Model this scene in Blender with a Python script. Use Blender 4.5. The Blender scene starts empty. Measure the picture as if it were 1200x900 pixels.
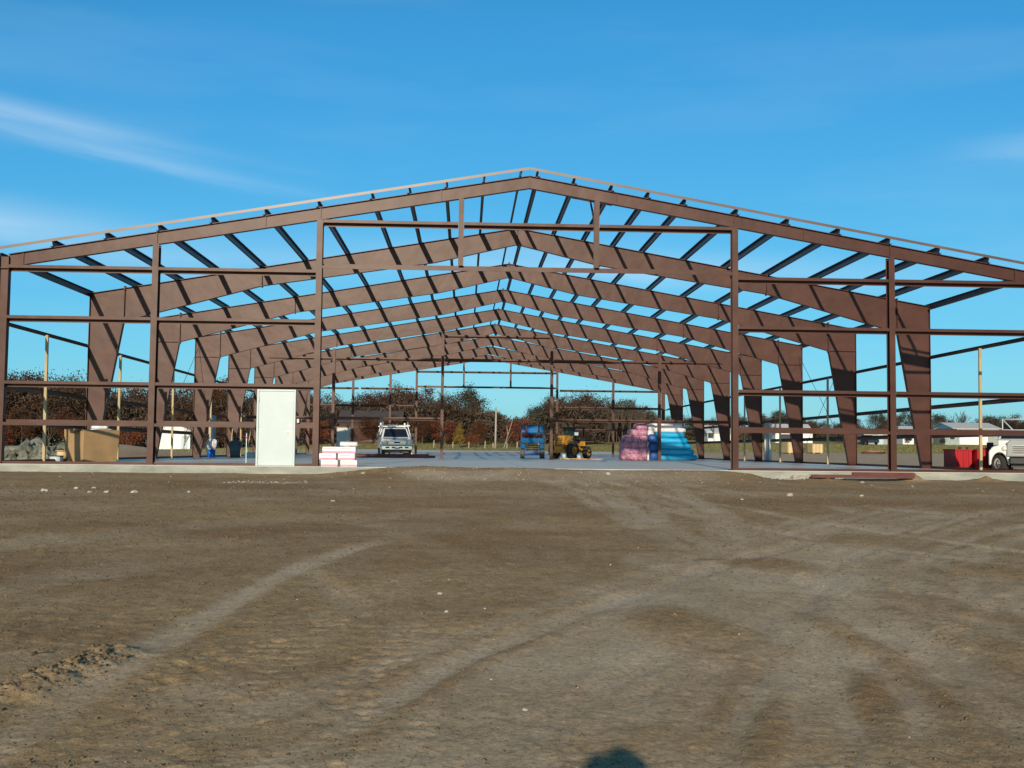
import bpy, bmesh, math, random
import numpy as np
from mathutils import Vector, Matrix, noise as mnoise

# ------------------------------------------------------------------ camera, sky, sun
S = bpy.context.scene
COL = S.collection
R = math.radians
PITCH, ROLL, YAW, FPX = 0.0605, 0.0100, 0.0421, 1275.0
CAM = Vector((-1.7914, -31.7085, 0.5298))
cd = bpy.data.cameras.new("camera")
cam = bpy.data.objects.new("camera", cd)
COL.objects.link(cam)
fw = Vector((math.sin(YAW)*math.cos(PITCH), math.cos(YAW)*math.cos(PITCH), math.sin(PITCH)))
rt = Vector((math.cos(YAW), -math.sin(YAW), 0.0))
up = rt.cross(fw)
r2 = math.cos(ROLL)*rt + math.sin(ROLL)*up
u2 = -math.sin(ROLL)*rt + math.cos(ROLL)*up
M = Matrix((r2, u2, -fw)).transposed().to_4x4()
M.translation = CAM
cam.matrix_world = M
cd.sensor_fit = 'HORIZONTAL'
cd.sensor_width = 36.0
cd.lens = 36.0*FPX/1200.0
cd.clip_start = 0.05
cd.clip_end = 6000
S.camera = cam

SUN_EL, SUN_AZ = R(15.2), R(7.8)       # light travels towards +Y, turned towards +X
ld = Vector((math.sin(SUN_AZ)*math.cos(SUN_EL), math.cos(SUN_AZ)*math.cos(SUN_EL), -math.sin(SUN_EL)))
sl = bpy.data.lights.new("sun", 'SUN')
sl.energy = 4.5
sl.angle = R(0.53)
sl.color = (1.0, 0.85, 0.64)
so = bpy.data.objects.new("sun", sl)
COL.objects.link(so)
so.rotation_euler = ld.to_track_quat('-Z', 'Y').to_euler()
so.location = (-10, -60, 30)

W = bpy.data.worlds.new("World")
S.world = W
W.use_nodes = True
nt = W.node_tree
nt.nodes.clear()
def wn(t, **k):
    n = nt.nodes.new(t)
    for a, b in k.items():
        setattr(n, a, b)
    return n
out = wn('ShaderNodeOutputWorld')
bg = wn('ShaderNodeBackground')
bg.inputs['Strength'].default_value = 0.125
sky = wn('ShaderNodeTexSky', sky_type='NISHITA', sun_disc=False)
sky.sun_elevation = SUN_EL
sky.sun_rotation = math.pi + SUN_AZ      # sun stands behind the camera
sky.altitude = 200
sky.air_density = 1.0
sky.dust_density = 0.6
sky.ozone_density = 2.2
tint = wn('ShaderNodeMix', data_type='RGBA', blend_type='MULTIPLY')
tint.inputs[0].default_value = 1.0
tint.inputs[7].default_value = (0.78, 1.06, 1.12, 1)
nt.links.new(sky.outputs[0], tint.inputs[6])
# colour response of the photograph's sky, channel by channel
sp_c = wn('ShaderNodeSeparateColor')
nt.links.new(tint.outputs[2], sp_c.inputs[0])
cm_c = wn('ShaderNodeCombineColor')
for ch, (a_, p_) in enumerate(((0.50, 1.22), (0.709, 0.764), (0.89, 0.52))):
    m1 = wn('ShaderNodeMath', operation='MULTIPLY'); m1.inputs[1].default_value = 0.125
    nt.links.new(sp_c.outputs[ch], m1.inputs[0])
    m2 = wn('ShaderNodeMath', operation='POWER'); m2.inputs[1].default_value = p_
    nt.links.new(m1.outputs[0], m2.inputs[0])
    m3 = wn('ShaderNodeMath', operation='MULTIPLY'); m3.inputs[1].default_value = a_/0.125
    nt.links.new(m2.outputs[0], m3.inputs[0])
    k_, s_, e_ = ((0.049, 0.147, 1.3), (0.322, 0.356, 1.5), (0.70, 0.631, 1.6))[ch]
    m6 = wn('ShaderNodeMath', operation='MULTIPLY'); m6.inputs[1].default_value = 0.125/s_
    nt.links.new(sp_c.outputs[ch], m6.inputs[0])
    m7 = wn('ShaderNodeMath', operation='POWER'); m7.inputs[1].default_value = e_
    nt.links.new(m6.outputs[0], m7.inputs[0])
    m4 = wn('ShaderNodeMath', operation='MULTIPLY'); m4.inputs[1].default_value = k_/0.125
    nt.links.new(m7.outputs[0], m4.inputs[0])
    m5 = wn('ShaderNodeMath', operation='MINIMUM')
    nt.links.new(m3.outputs[0], m5.inputs[0]); nt.links.new(m4.outputs[0], m5.inputs[1])
    nt.links.new(m5.outputs[0], cm_c.inputs[ch])
# thin cirrus: noise stretched along a slanting direction, on the direction vector
tc = wn('ShaderNodeTexCoord')
sep = wn('ShaderNodeSeparateXYZ')
nt.links.new(tc.outputs['Generated'], sep.inputs[0])
def mth(op, a, b=None, c=None):
    n = wn('ShaderNodeMath', operation=op)
    for i, v in enumerate((a, b, c)):
        if v is None:
            continue
        if isinstance(v, (int, float)):
            n.inputs[i].default_value = v
        else:
            nt.links.new(v, n.inputs[i])
    return n.outputs[0]
# azimuth (about +Y) and elevation of the viewing direction
azi = mth('ARCTAN2', sep.outputs[0], sep.outputs[1])
ele = mth('ARCSINE', sep.outputs[2])
def streak(az0, el0, slope, half_w, az_c, az_h, amp, nscale):
    """a soft slanting wisp of cirrus through (az0, el0)"""
    cv = mth('MULTIPLY_ADD', mth('SUBTRACT', azi, az0), slope, el0)
    d = mth('DIVIDE', mth('SUBTRACT', ele, cv), half_w)
    comb = wn('ShaderNodeCombineXYZ')
    nt.links.new(mth('MULTIPLY', azi, nscale), comb.inputs[0])
    nt.links.new(mth('MULTIPLY', d, 0.8), comb.inputs[1])
    nz = wn('ShaderNodeTexNoise')
    nz.inputs['Scale'].default_value = 1.0
    nz.inputs['Detail'].default_value = 5
    nt.links.new(comb.outputs[0], nz.inputs['Vector'])
    d2 = mth('ADD', d, mth('MULTIPLY', mth('SUBTRACT', nz.outputs[0], 0.5), 1.6))
    a = mth('POWER', 2.718, mth('MULTIPLY', mth('MULTIPLY', d2, d2), -1.0))
    e = mth('DIVIDE', mth('SUBTRACT', azi, az_c), az_h)
    b = mth('POWER', 2.718, mth('MULTIPLY', mth('MULTIPLY', e, e), -1.0))
    g = mth('MULTIPLY_ADD', nz.outputs[0], 1.2, 0.1)
    return mth('MULTIPLY', mth('MULTIPLY', mth('MULTIPLY', a, b), g), amp)
cl = streak(-0.40, 0.276, -0.12, 0.0085, -0.42, 0.16, 0.36, 7)
cl = mth('ADD', cl, streak(-0.40, 0.262, -0.14, 0.007, -0.32, 0.16, 0.26, 9))
cl = mth('ADD', cl, streak(-0.40, 0.185, -0.02, 0.016, -0.46, 0.16, 0.45, 6))
cl = mth('ADD', cl, streak(0.20, 0.165, -0.06, 0.014, 0.15, 0.20, 0.34, 8))
cl = mth('ADD', cl, streak(-0.2, 0.165, 0.03, 0.016, -0.22, 0.18, 0.24, 8))
cl = mth('ADD', cl, streak(0.50, 0.252, -0.05, 0.012, 0.52, 0.07, 0.25, 8))
# the rest of the sky carries a very thin veil of the same stuff
cmb = wn('ShaderNodeMapping')
cmb.inputs['Scale'].default_value = (1.5, 1.5, 9)
cmb.inputs['Rotation'].default_value = (0.12, 0.08, 0)
nt.links.new(tc.outputs['Generated'], cmb.inputs['Vector'])
nz0 = wn('ShaderNodeTexNoise')
nz0.inputs['Scale'].default_value = 2.2
nz0.inputs['Detail'].default_value = 6
nt.links.new(cmb.outputs[0], nz0.inputs['Vector'])
veil = mth('MULTIPLY', mth('MAXIMUM', mth('SUBTRACT', nz0.outputs[0], 0.47), 0.0), 0.22)
cl = mth('MINIMUM', mth('ADD', cl, veil), 0.9)
cmix = wn('ShaderNodeMix', data_type='RGBA')
nt.links.new(cl, cmix.inputs[0])
nt.links.new(cm_c.outputs[0], cmix.inputs[6])
cmix.inputs[7].default_value = (6.2, 7.4, 8.2, 1)
nt.links.new(cmix.outputs[2], bg.inputs['Color'])
nt.links.new(bg.outputs[0], out.inputs['Surface'])

S.view_settings.view_transform = 'Standard'
S.view_settings.look = 'None'
S.view_settings.exposure = 0.0
S.view_settings.gamma = 1.0
S.cycles.max_bounces = 6

rng = random.Random(7)
NR = np.random.default_rng(11)

# ------------------------------------------------------------------ materials
def new_mat(name):
    m = bpy.data.materials.new(name)
    m.use_nodes = True
    return m, m.node_tree, m.node_tree.nodes['Principled BSDF']
def pmat(name, col, rough=0.6, var=0.25, scale=3.0, bump=0.0, bscale=40.0, metal=0.0, col2=None, spec=None, stretch=(1, 1, 1), coat=0):
    """principled with a two-octave noise colour variation, taken from world position"""
    m, t, p = new_mat(name)
    geo = t.nodes.new('ShaderNodeNewGeometry')
    mp = t.nodes.new('ShaderNodeMapping')
    mp.inputs['Scale'].default_value = stretch
    t.links.new(geo.outputs['Position'], mp.inputs['Vector'])
    n = t.nodes.new('ShaderNodeTexNoise')
    n.inputs['Scale'].default_value = scale
    n.inputs['Detail'].default_value = 6
    n.inputs['Roughness'].default_value = 0.62
    t.links.new(mp.outputs[0], n.inputs['Vector'])
    r = t.nodes.new('ShaderNodeValToRGB')
    r.color_ramp.elements[0].position = 0.3
    r.color_ramp.elements[1].position = 0.7
    c2 = col2 or tuple(min(1, c*(1+var)) for c in col)
    c1 = tuple(c*(1-var) for c in col)
    r.color_ramp.elements[0].color = (*c1, 1)
    r.color_ramp.elements[1].color = (*c2, 1)
    t.links.new(n.outputs[0], r.inputs[0])
    t.links.new(r.outputs[0], p.inputs['Base Color'])
    p.inputs['Roughness'].default_value = rough
    p.inputs['Metallic'].default_value = metal
    if spec is not None:
        p.inputs['Specular IOR Level'].default_value = spec
    if coat:
        p.inputs['Coat Weight'].default_value = coat
        p.inputs['Coat Roughness'].default_value = 0.08
    if bump:
        n2 = t.nodes.new('ShaderNodeTexNoise')
        n2.inputs['Scale'].default_value = bscale
        n2.inputs['Detail'].default_value = 4
        t.links.new(mp.outputs[0], n2.inputs['Vector'])
        b = t.nodes.new('ShaderNodeBump')
        b.inputs['Strength'].default_value = bump
        b.inputs['Distance'].default_value = 0.03
        t.links.new(n2.outputs[0], b.inputs['Height'])
        t.links.new(b.outputs[0], p.inputs['Normal'])
    return m

def steel_mat(name, col, dust):
    """red oxide primer: blotchy, with paler dust and rub marks, semi gloss and slightly rippled plate"""
    m, t, p = new_mat(name)
    L = t.links.new
    geo = t.nodes.new('ShaderNodeNewGeometry')
    n1 = t.nodes.new('ShaderNodeTexNoise'); n1.inputs['Scale'].default_value = 0.9; n1.inputs['Detail'].default_value = 5
    mp = t.nodes.new('ShaderNodeMapping'); mp.inputs['Scale'].default_value = (1, 1, 1.6)
    L(geo.outputs['Position'], mp.inputs['Vector']); L(mp.outputs[0], n1.inputs['Vector'])
    n2 = t.nodes.new('ShaderNodeTexNoise'); n2.inputs['Scale'].default_value = 14; n2.inputs['Detail'].default_value = 6
    L(geo.outputs['Position'], n2.inputs['Vector'])
    r1 = t.nodes.new('ShaderNodeValToRGB')
    r1.color_ramp.elements[0].position = 0.32; r1.color_ramp.elements[1].position = 0.72
    r1.color_ramp.elements[0].color = (*[c*0.84 for c in col], 1)
    r1.color_ramp.elements[1].color = (*dust, 1)
    L(n1.outputs[0], r1.inputs[0])
    r2_ = t.nodes.new('ShaderNodeValToRGB')
    r2_.color_ramp.elements[0].position = 0.35; r2_.color_ramp.elements[1].position = 0.75
    r2_.color_ramp.elements[0].color = (0.92, 0.92, 0.92, 1); r2_.color_ramp.elements[1].color = (1.06, 1.06, 1.06, 1)
    L(n2.outputs[0], r2_.inputs[0])
    mx = t.nodes.new('ShaderNodeMix'); mx.data_type = 'RGBA'; mx.blend_type = 'MULTIPLY'; mx.inputs[0].default_value = 1
    L(r1.outputs[0], mx.inputs[6]); L(r2_.outputs[0], mx.inputs[7]); L(mx.outputs[2], p.inputs['Base Color'])
    n3 = t.nodes.new('ShaderNodeTexNoise'); n3.inputs['Scale'].default_value = 1.1; n3.inputs['Detail'].default_value = 2
    L(geo.outputs['Position'], n3.inputs['Vector'])
    b = t.nodes.new('ShaderNodeBump'); b.inputs['Strength'].default_value = 0.4; b.inputs['Distance'].default_value = 0.05
    L(n3.outputs[0], b.inputs['Height']); L(b.outputs[0], p.inputs['Normal'])
    p.inputs['Roughness'].default_value = 0.42
    p.inputs['Specular IOR Level'].default_value = 0.26
    return m

M_ = {}
M_['steel'] = steel_mat('red_oxide_steel', (0.068, 0.0245, 0.017), (0.086, 0.033, 0.0235))
M_['purlin'] = steel_mat('red_oxide_shade', (0.045, 0.024, 0.021), (0.06, 0.034, 0.03))  # same primer as the frame steel, with the purlins' shade put into the colour
M_['rake_sheen'] = pmat('rake_trim_steel', (0.10, 0.06, 0.048), 0.41, 0.25, 1.2, spec=.55)  # same steel as the frame; a lighter colour stands in for its sheen
M_['rail'] = pmat('red_iron_stock', (0.12, 0.035, 0.03), 0.6, 0.3, 3)
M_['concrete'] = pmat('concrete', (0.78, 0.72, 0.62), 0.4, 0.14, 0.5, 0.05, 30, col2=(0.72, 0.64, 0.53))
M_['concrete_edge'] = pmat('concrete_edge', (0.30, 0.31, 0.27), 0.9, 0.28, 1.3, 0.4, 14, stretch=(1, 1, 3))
M_['white'] = pmat('white_paint', (0.455, 0.54, 0.56), 0.45, 0.04, 2)
M_['whitehouse'] = pmat('white_siding', (0.78, 0.78, 0.75), 0.7, 0.06, 1)
M_['door_grey'] = pmat('grey_door_paint', (0.50, 0.50, 0.48), 0.5, 0.08, 2)
M_['chrome'] = pmat('chrome', (0.75, 0.75, 0.76), 0.18, 0.1, 6, metal=1.0)
M_['hinge'] = pmat('hinge_steel', (0.45, 0.45, 0.42), 0.35, 0.1, 6, metal=0.8)
M_['card'] = pmat('cardboard', (0.36, 0.228, 0.108), 0.9, 0.1, 2.5, 0.15, 10)
M_['wood'] = pmat('fresh_lumber', (0.44, 0.34, 0.19), 0.8, 0.2, 3, stretch=(4, 4, 0.6))
M_['ply'] = pmat('plywood', (0.60, 0.45, 0.24), 0.85, 0.12, 2)
M_['rock'] = pmat('grey_limestone', (0.16, 0.165, 0.135), 0.95, 0.55, 2.4, 0.8, 8)
M_['black'] = pmat('black_plastic', (0.02, 0.02, 0.022), 0.5, 0.3, 8)
M_['rubber'] = pmat('tyre_rubber', (0.028, 0.027, 0.026), 0.9, 0.4, 14, 0.4, 30)
M_['greytyre'] = pmat('dusty_tyre', (0.11, 0.105, 0.095), 0.95, 0.3, 10, 0.4, 30)
M_['glass'] = pmat('dark_glass', (0.012, 0.018, 0.03), 0.06, 0.2, 3, spec=0.8)
M_['truckwhite'] = pmat('white_car_paint', (0.74, 0.76, 0.76), 0.3, 0.05, 3, coat=0.6)
M_['silver'] = pmat('silver_grey_paint', (0.30, 0.32, 0.33), 0.35, 0.08, 3, coat=0.4)
M_['lamp'] = pmat('headlamp_lens', (0.62, 0.63, 0.58), 0.12, 0.15, 14, spec=0.8)
M_['blue'] = pmat('blue_machine_paint', (0.003, 0.085, 0.24), 0.6, 0.25, 4, spec=.15)
M_['blue2'] = pmat('light_blue_panel', (0.010, 0.14, 0.38), 0.6, 0.2, 4, spec=.2)
M_['yellow'] = pmat('yellow_machine_paint', (0.42, 0.20, 0.018), 0.5, 0.35, 4, bump=.1)
M_['orange'] = pmat('orange_board', (0.55, 0.25, 0.05), 0.7, 0.2, 5)
M_['red'] = pmat('red_sheet_paint', (0.38, 0.006, 0.014), 0.45, 0.25, 2, stretch=(1, 1, 0.25))
M_['darkred'] = pmat('dark_red_paint', (0.12, 0.012, 0.02), 0.55, 0.35, 3)
M_['pink'] = pmat('pink_wrap', (0.33, 0.08, 0.20), 0.5, 0.35, 9, 0.5, 12, col2=(0.64, 0.34, 0.46))
M_['whitewrap'] = pmat('white_wrap', (0.66, 0.66, 0.68), 0.4, 0.25, 5, 0.5, 9)
M_['bluewrap'] = pmat('bright_blue_wrap', (0.003, 0.33, 0.62), 0.5, 0.3, 3, 0.5, 7, stretch=(0.5, 1, 4))
M_['bluedark'] = pmat('deep_blue_wrap', (0.004, 0.07, 0.27), 0.5, 0.3, 4, 0.5, 8)
M_['foam'] = pmat('white_carton', (0.80, 0.77, 0.79), 0.6, 0.05, 6)
M_['pinkprint'] = pmat('pink_print', (0.66, 0.30, 0.40), 0.6, 0.12, 8)
M_['bluebucket'] = pmat('blue_bucket', (0.01, 0.10, 0.45), 0.4, 0.1, 6)
M_['trash'] = pmat('grey_green_plastic', (0.075, 0.10, 0.10), 0.6, 0.15, 5)
M_['redflag'] = pmat('red_flag', (0.5, 0.03, 0.05), 0.7, 0.15, 6)
M_['bark'] = pmat('bark', (0.085, 0.068, 0.05), 0.95, 0.35, 3)
M_['palebark'] = pmat('pale_bark', (0.30, 0.26, 0.20), 0.9, 0.3, 3)
M_['pole'] = pmat('weathered_pole', (0.38, 0.33, 0.27), 0.9, 0.2, 2)
M_['shingle'] = pmat('dark_shingle', (0.06, 0.05, 0.05), 0.9, 0.3, 4)
M_['greyroof'] = pmat('pale_roof', (0.50, 0.50, 0.49), 0.7, 0.1, 2)
M_['redwood'] = pmat('red_brown_siding', (0.07, 0.032, 0.022), 0.85, 0.25, 2)
M_['greysiding'] = pmat('grey_green_siding', (0.30, 0.34, 0.32), 0.8, 0.1, 2)
M_['cloth'] = pmat('dark_jacket', (0.05, 0.06, 0.09), 0.9, 0.2, 6)
M_['skin'] = pmat('skin', (0.45, 0.27, 0.19), 0.6, 0.1, 6)
M_['twig'] = pmat('dry_stick', (0.14, 0.10, 0.06), 0.9, 0.3, 5)

def leaf_mat(name, cols):
    """leaves: colour picked per leaf cluster"""
    m, t, p = new_mat(name)
    L = t.links.new
    geo = t.nodes.new('ShaderNodeNewGeometry')
    oi = t.nodes.new('ShaderNodeObjectInfo')
    n = t.nodes.new('ShaderNodeTexNoise'); n.inputs['Scale'].default_value = 0.8; n.inputs['Detail'].default_value = 4
    L(geo.outputs['Position'], n.inputs['Vector'])
    a = t.nodes.new('ShaderNodeMath'); a.operation = 'MULTIPLY_ADD'; a.inputs[1].default_value = 0.45; 
    L(geo.outputs['Random Per Island'], a.inputs[0]); L(n.outputs[0], a.inputs[2])
    s = t.nodes.new('ShaderNodeMath'); s.operation = 'MULTIPLY_ADD'; s.inputs[1].default_value = 0.3; s.inputs[2].default_value = -0.35
    L(oi.outputs['Random'], s.inputs[0])
    ad = t.nodes.new('ShaderNodeMath'); ad.operation = 'ADD'
    L(a.outputs[0], ad.inputs[0]); L(s.outputs[0], ad.inputs[1])
    r = t.nodes.new('ShaderNodeValToRGB')
    el = r.color_ramp.elements
    el[0].position = 0.2; el[0].color = (*cols[0], 1)
    el[1].position = 0.8; el[1].color = (*cols[-1], 1)
    for i, c in enumerate(cols[1:-1]):
        e = el.new(0.2+0.6*(i+1)/(len(cols)-1)); e.color = (*c, 1)
    L(ad.outputs[0], r.inputs[0]); L(r.outputs[0], p.inputs['Base Color'])
    p.inputs['Roughness'].default_value = 0.8
    p.inputs['Specular IOR Level'].default_value = 0.2
    return m
M_['rust'] = leaf_mat('rust_leaves', [(0.035, 0.017, 0.010), (0.080, 0.032, 0.016), (0.125, 0.052, 0.022)])
M_['brown'] = leaf_mat('brown_leaves', [(0.030, 0.020, 0.014), (0.065, 0.038, 0.024), (0.10, 0.058, 0.034)])
M_['olive'] = leaf_mat('olive_leaves', [(0.025, 0.026, 0.016), (0.05, 0.046, 0.028), (0.08, 0.066, 0.036)])
M_['gold'] = leaf_mat('golden_leaves', [(0.10, 0.065, 0.014), (0.19, 0.12, 0.02), (0.26, 0.17, 0.03)])
M_['crimson'] = leaf_mat('crimson_leaves', [(0.07, 0.02, 0.012), (0.15, 0.04, 0.02), (0.21, 0.065, 0.028)])
M_['scrub'] = leaf_mat('scrub', [(0.030, 0.024, 0.018), (0.06, 0.046, 0.034), (0.10, 0.075, 0.05)])
M_['grassblade'] = leaf_mat('grass_blades', [(0.09, 0.10, 0.025), (0.15, 0.14, 0.045), (0.24, 0.19, 0.08)])

def ground_mat():
    m, t, p = new_mat('site_soil')
    L = t.links.new
    geo = t.nodes.new('ShaderNodeNewGeometry')
    def noise(sc, det=5, rough=.6, st=None):
        n = t.nodes.new('ShaderNodeTexNoise'); n.inputs['Scale'].default_value = sc
        n.inputs['Detail'].default_value = det; n.inputs['Roughness'].default_value = rough
        if st:
            mp = t.nodes.new('ShaderNodeMapping'); mp.inputs['Scale'].default_value = st
            L(geo.outputs['Position'], mp.inputs['Vector']); L(mp.outputs[0], n.inputs['Vector'])
        else:
            L(geo.outputs['Position'], n.inputs['Vector'])
        return n.outputs[0]
    def ramp(f, stops):
        r = t.nodes.new('ShaderNodeValToRGB'); e = r.color_ramp.elements
        e[0].position, e[0].color = stops[0][0], (*stops[0][1], 1)
        e[1].position, e[1].color = stops[-1][0], (*stops[-1][1], 1)
        for q in stops[1:-1]:
            x = e.new(q[0]); x.color = (*q[1], 1)
        L(f, r.inputs[0]); return r.outputs[0]
    def mix(f, a, b, bt='MIX'):
        x = t.nodes.new('ShaderNodeMix'); x.data_type = 'RGBA'; x.blend_type = bt
        for i, v in ((0, f), (6, a), (7, b)):
            if isinstance(v, float): x.inputs[i].default_value = v
            elif isinstance(v, tuple): x.inputs[i].default_value = (*v, 1)
            else: L(v, x.inputs[i])
        return x.outputs[2]
    def attr(n):
        a = t.nodes.new('ShaderNodeAttribute'); a.attribute_name = n; return a.outputs['Fac']
    def mm(op, a, b):
        x = t.nodes.new('ShaderNodeMath'); x.operation = op; x.use_clamp = True
        for i, v in enumerate((a, b)):
            if isinstance(v, float): x.inputs[i].default_value = v
            else: L(v, x.inputs[i])
        return x.outputs[0]
    big = noise(0.35, 6)
    mid = noise(2.6, 6, .65)
    fine = noise(30, 6, .78)
    grit = noise(9, 6, .75)
    loose = ramp(mid, [(0.28, (0.280, 0.188, 0.095)), (0.5, (0.365, 0.252, 0.132)), (0.75, (0.445, 0.318, 0.175))])
    loose = mix(ramp(big, [(0.35, (0, 0, 0)), (0.65, (1, 1, 1))]), loose, mix(0.5, loose, (0.405, 0.275, 0.138)))
    loose = mix(ramp(noise(1.0, 5, .6, (0.16, 0.42, 1)), [(0.42, (0, 0, 0)), (0.62, (.85, .85, .85))]), loose, mix(1.0, loose, (0.74, 0.66, 0.58), 'MULTIPLY'))
    pk = ramp(noise(1.3, 6), [(0.3, (0.555, 0.436, 0.300)), (0.7, (0.665, 0.532, 0.382))])
    pf = mm('ADD', attr('pack'), mm('MULTIPLY', mm('SUBTRACT', noise(0.55, 6), 0.50), 1.6))
    pf = mm('MULTIPLY', pf, ramp(noise(7, 4), [(0.3, (0.72, 0.72, 0.72)), (0.6, (1, 1, 1))]))
    c = mix(pf, loose, pk)
    # crumb-sized light and dark grains
    c = mix(0.85, c, ramp(fine, [(0.33, (0.50, 0.48, 0.46)), (0.5, (1, 1, 1)), (0.70, (1.42, 1.40, 1.36))]), 'MULTIPLY')
    c = mix(mm('SUBTRACT', 0.9, pf), c, mix(0.8, c, ramp(grit, [(0.36, (0.62, 0.60, 0.57)), (0.5, (1, 1, 1)), (0.68, (1.25, 1.22, 1.18))]), 'MULTIPLY'))
    gr = ramp(noise(3, 5), [(0.3, (0.15, 0.17, 0.04)), (0.55, (0.23, 0.23, 0.07)), (0.75, (0.34, 0.29, 0.12))])
    c = mix(attr('grass'), c, gr)
    gv = ramp(noise(1.2, 5), [(0.3, (0.50, 0.47, 0.41)), (0.7, (0.62, 0.59, 0.52))])
    c = mix(attr('gravel'), c, gv)
    L(c, p.inputs['Base Color'])
    p.inputs['Roughness'].default_value = 0.95
    p.inputs['Specular IOR Level'].default_value = 0.15
    b1 = t.nodes.new('ShaderNodeBump'); b1.inputs['Strength'].default_value = 0.55; b1.inputs['Distance'].default_value = 0.02
    L(noise(42, 6, .75), b1.inputs['Height'])
    b2 = t.nodes.new('ShaderNodeBump'); b2.inputs['Strength'].default_value = 0.6; b2.inputs['Distance'].default_value = 0.008
    L(noise(95, 3, .6), b2.inputs['Height']); L(b1.outputs[0], b2.inputs['Normal'])
    L(b2.outputs[0], p.inputs['Normal'])
    return m
M_['soil'] = ground_mat()
M_['clod'] = pmat('dry_clod', (0.155, 0.108, 0.058), 0.95, 0.3, 9, 0.5, 40)
M_['stone'] = pmat('pale_stone', (0.42, 0.39, 0.33), 0.9, 0.25, 20, 0.4, 40)

# ------------------------------------------------------------------ mesh building
class MB:
    def __init__(s):
        s.v, s.f, s.mi, s.sm = [], [], [], []
    def add(s, vs, fs, mi=0, smooth=False):
        o = len(s.v)
        s.v += [tuple(v) for v in vs]
        s.f += [tuple(i+o for i in f) for f in fs]
        s.mi += [mi]*len(fs)
        s.sm += [smooth]*len(fs)
        return s
    def box(s, c, d, rot=None, mi=0, taper=1.0):
        x, y, z = (q/2 for q in d)
        vs = []
        for k in (-1, 1):
            q = taper if k > 0 else 1
            vs += [Vector((-x*q, -y*q, k*z)), Vector((x*q, -y*q, k*z)), Vector((x*q, y*q, k*z)), Vector((-x*q, y*q, k*z))]
        if rot is not None:
            vs = [rot @ v for v in vs]
        c = Vector(c)
        return s.add([v+c for v in vs], [(3, 2, 1, 0), (4, 5, 6, 7), (0, 1, 5, 4), (1, 2, 6, 5), (2, 3, 7, 6), (3, 0, 4, 7)], mi)
    def mm(s, a, b, mi=0):
        return s.box([(p+q)/2 for p, q in zip(a, b)], [abs(q-p) for p, q in zip(a, b)], mi=mi)
    def bar(s, a, b, w, h, upv=(0, 0, 1), mi=0):
        a, b = Vector(a), Vector(b)
        d = (b-a)
        L = d.length
        d.normalize()
        u = Vector(upv)
        sx = d.cross(u)
        if sx.length < 1e-4:
            sx = d.cross(Vector((1, 0, 0)))
        sx.normalize()
        uu = sx.cross(d)
        Rm = Matrix((sx, d, uu)).transposed()
        return s.box((a+b)/2, (w, L, h), Rm, mi)
    def prism(s, poly, axis, a, b, mi=0):
        """2-D polygon extruded along an axis (poly in the other two, cyclic order)"""
        n = len(poly)
        def P(p, t):
            if axis == 'y': return (p[0], t, p[1])
            if axis == 'x': return (t, p[0], p[1])
            return (p[0], p[1], t)
        vs = [P(p, a) for p in poly]+[P(p, b) for p in poly]
        fs = [tuple(range(n))[::-1], tuple(range(n, 2*n))]
        fs += [(i, (i+1) % n, n+(i+1) % n, n+i) for i in range(n)]
        return s.add(vs, fs, mi)
    def tube(s, a, b, r1, r2=None, n=8, mi=0, cap=True, smooth=True):
        a, b = Vector(a), Vector(b)
        r2 = r1 if r2 is None else r2
        d = (b-a).normalized()
        x = d.orthogonal().normalized()
        y = d.cross(x)
        vs = []
        for c, r in ((a, r1), (b, r2)):
            vs += [c+(x*math.cos(2*math.pi*i/n)+y*math.sin(2*math.pi*i/n))*r for i in range(n)]
        fs = [(i, (i+1) % n, n+(i+1) % n, n+i) for i in range(n)]
        s.add(vs, fs, mi, smooth)
        if cap:
            o = len(s.v)-2*n
            s.f += [tuple(range(o, o+n))[::-1], tuple(range(o+n, o+2*n))]
            s.mi += [mi]*2
            s.sm += [False]*2
        return s
    def lathe(s, c, axis, prof, n=20, mi=0):
        """profile [(radius, along)] turned about an axis through c"""
        c = Vector(c)
        d = Vector(axis).normalized()
        x = d.orthogonal().normalized()
        y = d.cross(x)
        vs = []
        for r, h in prof:
            vs += [c+d*h+(x*math.cos(2*math.pi*i/n)+y*math.sin(2*math.pi*i/n))*r for i in range(n)]
        fs = []
        for k in range(len(prof)-1):
            fs += [(k*n+i, k*n+(i+1) % n, (k+1)*n+(i+1) % n, (k+1)*n+i) for i in range(n)]
        return s.add(vs, fs, mi, True)
    def xf(s, Mx):
        s.v = [tuple(Mx @ Vector(v)) for v in s.v]
        return s
    def mesh(s, name, mats, bevel=0.0):
        me = bpy.data.meshes.new(name)
        me.from_pydata(s.v, [], s.f)
        for m in (mats if isinstance(mats, (list, tuple)) else [mats]):
            me.materials.append(M_[m] if isinstance(m, str) else m)
        me.polygons.foreach_set('material_index', s.mi)
        me.polygons.foreach_set('use_smooth', s.sm)
        bm = bmesh.new()
        bm.from_mesh(me)
        if bevel:
            bmesh.ops.bevel(bm, geom=[e for e in bm.edges if e.is_manifold and e.calc_face_angle(0) > 0.5], offset=bevel, segments=1, affect='EDGES', clamp_overlap=True)
        bmesh.ops.recalc_face_normals(bm, faces=bm.faces)
        bm.to_mesh(me)
        bm.free()
        return me
    def build(s, name, mats, parent=None, bevel=0.0):
        o = bpy.data.objects.new(name, s.mesh(name, mats, bevel))
        COL.objects.link(o)
        if parent is not None:
            o.parent = parent
        return o

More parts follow.
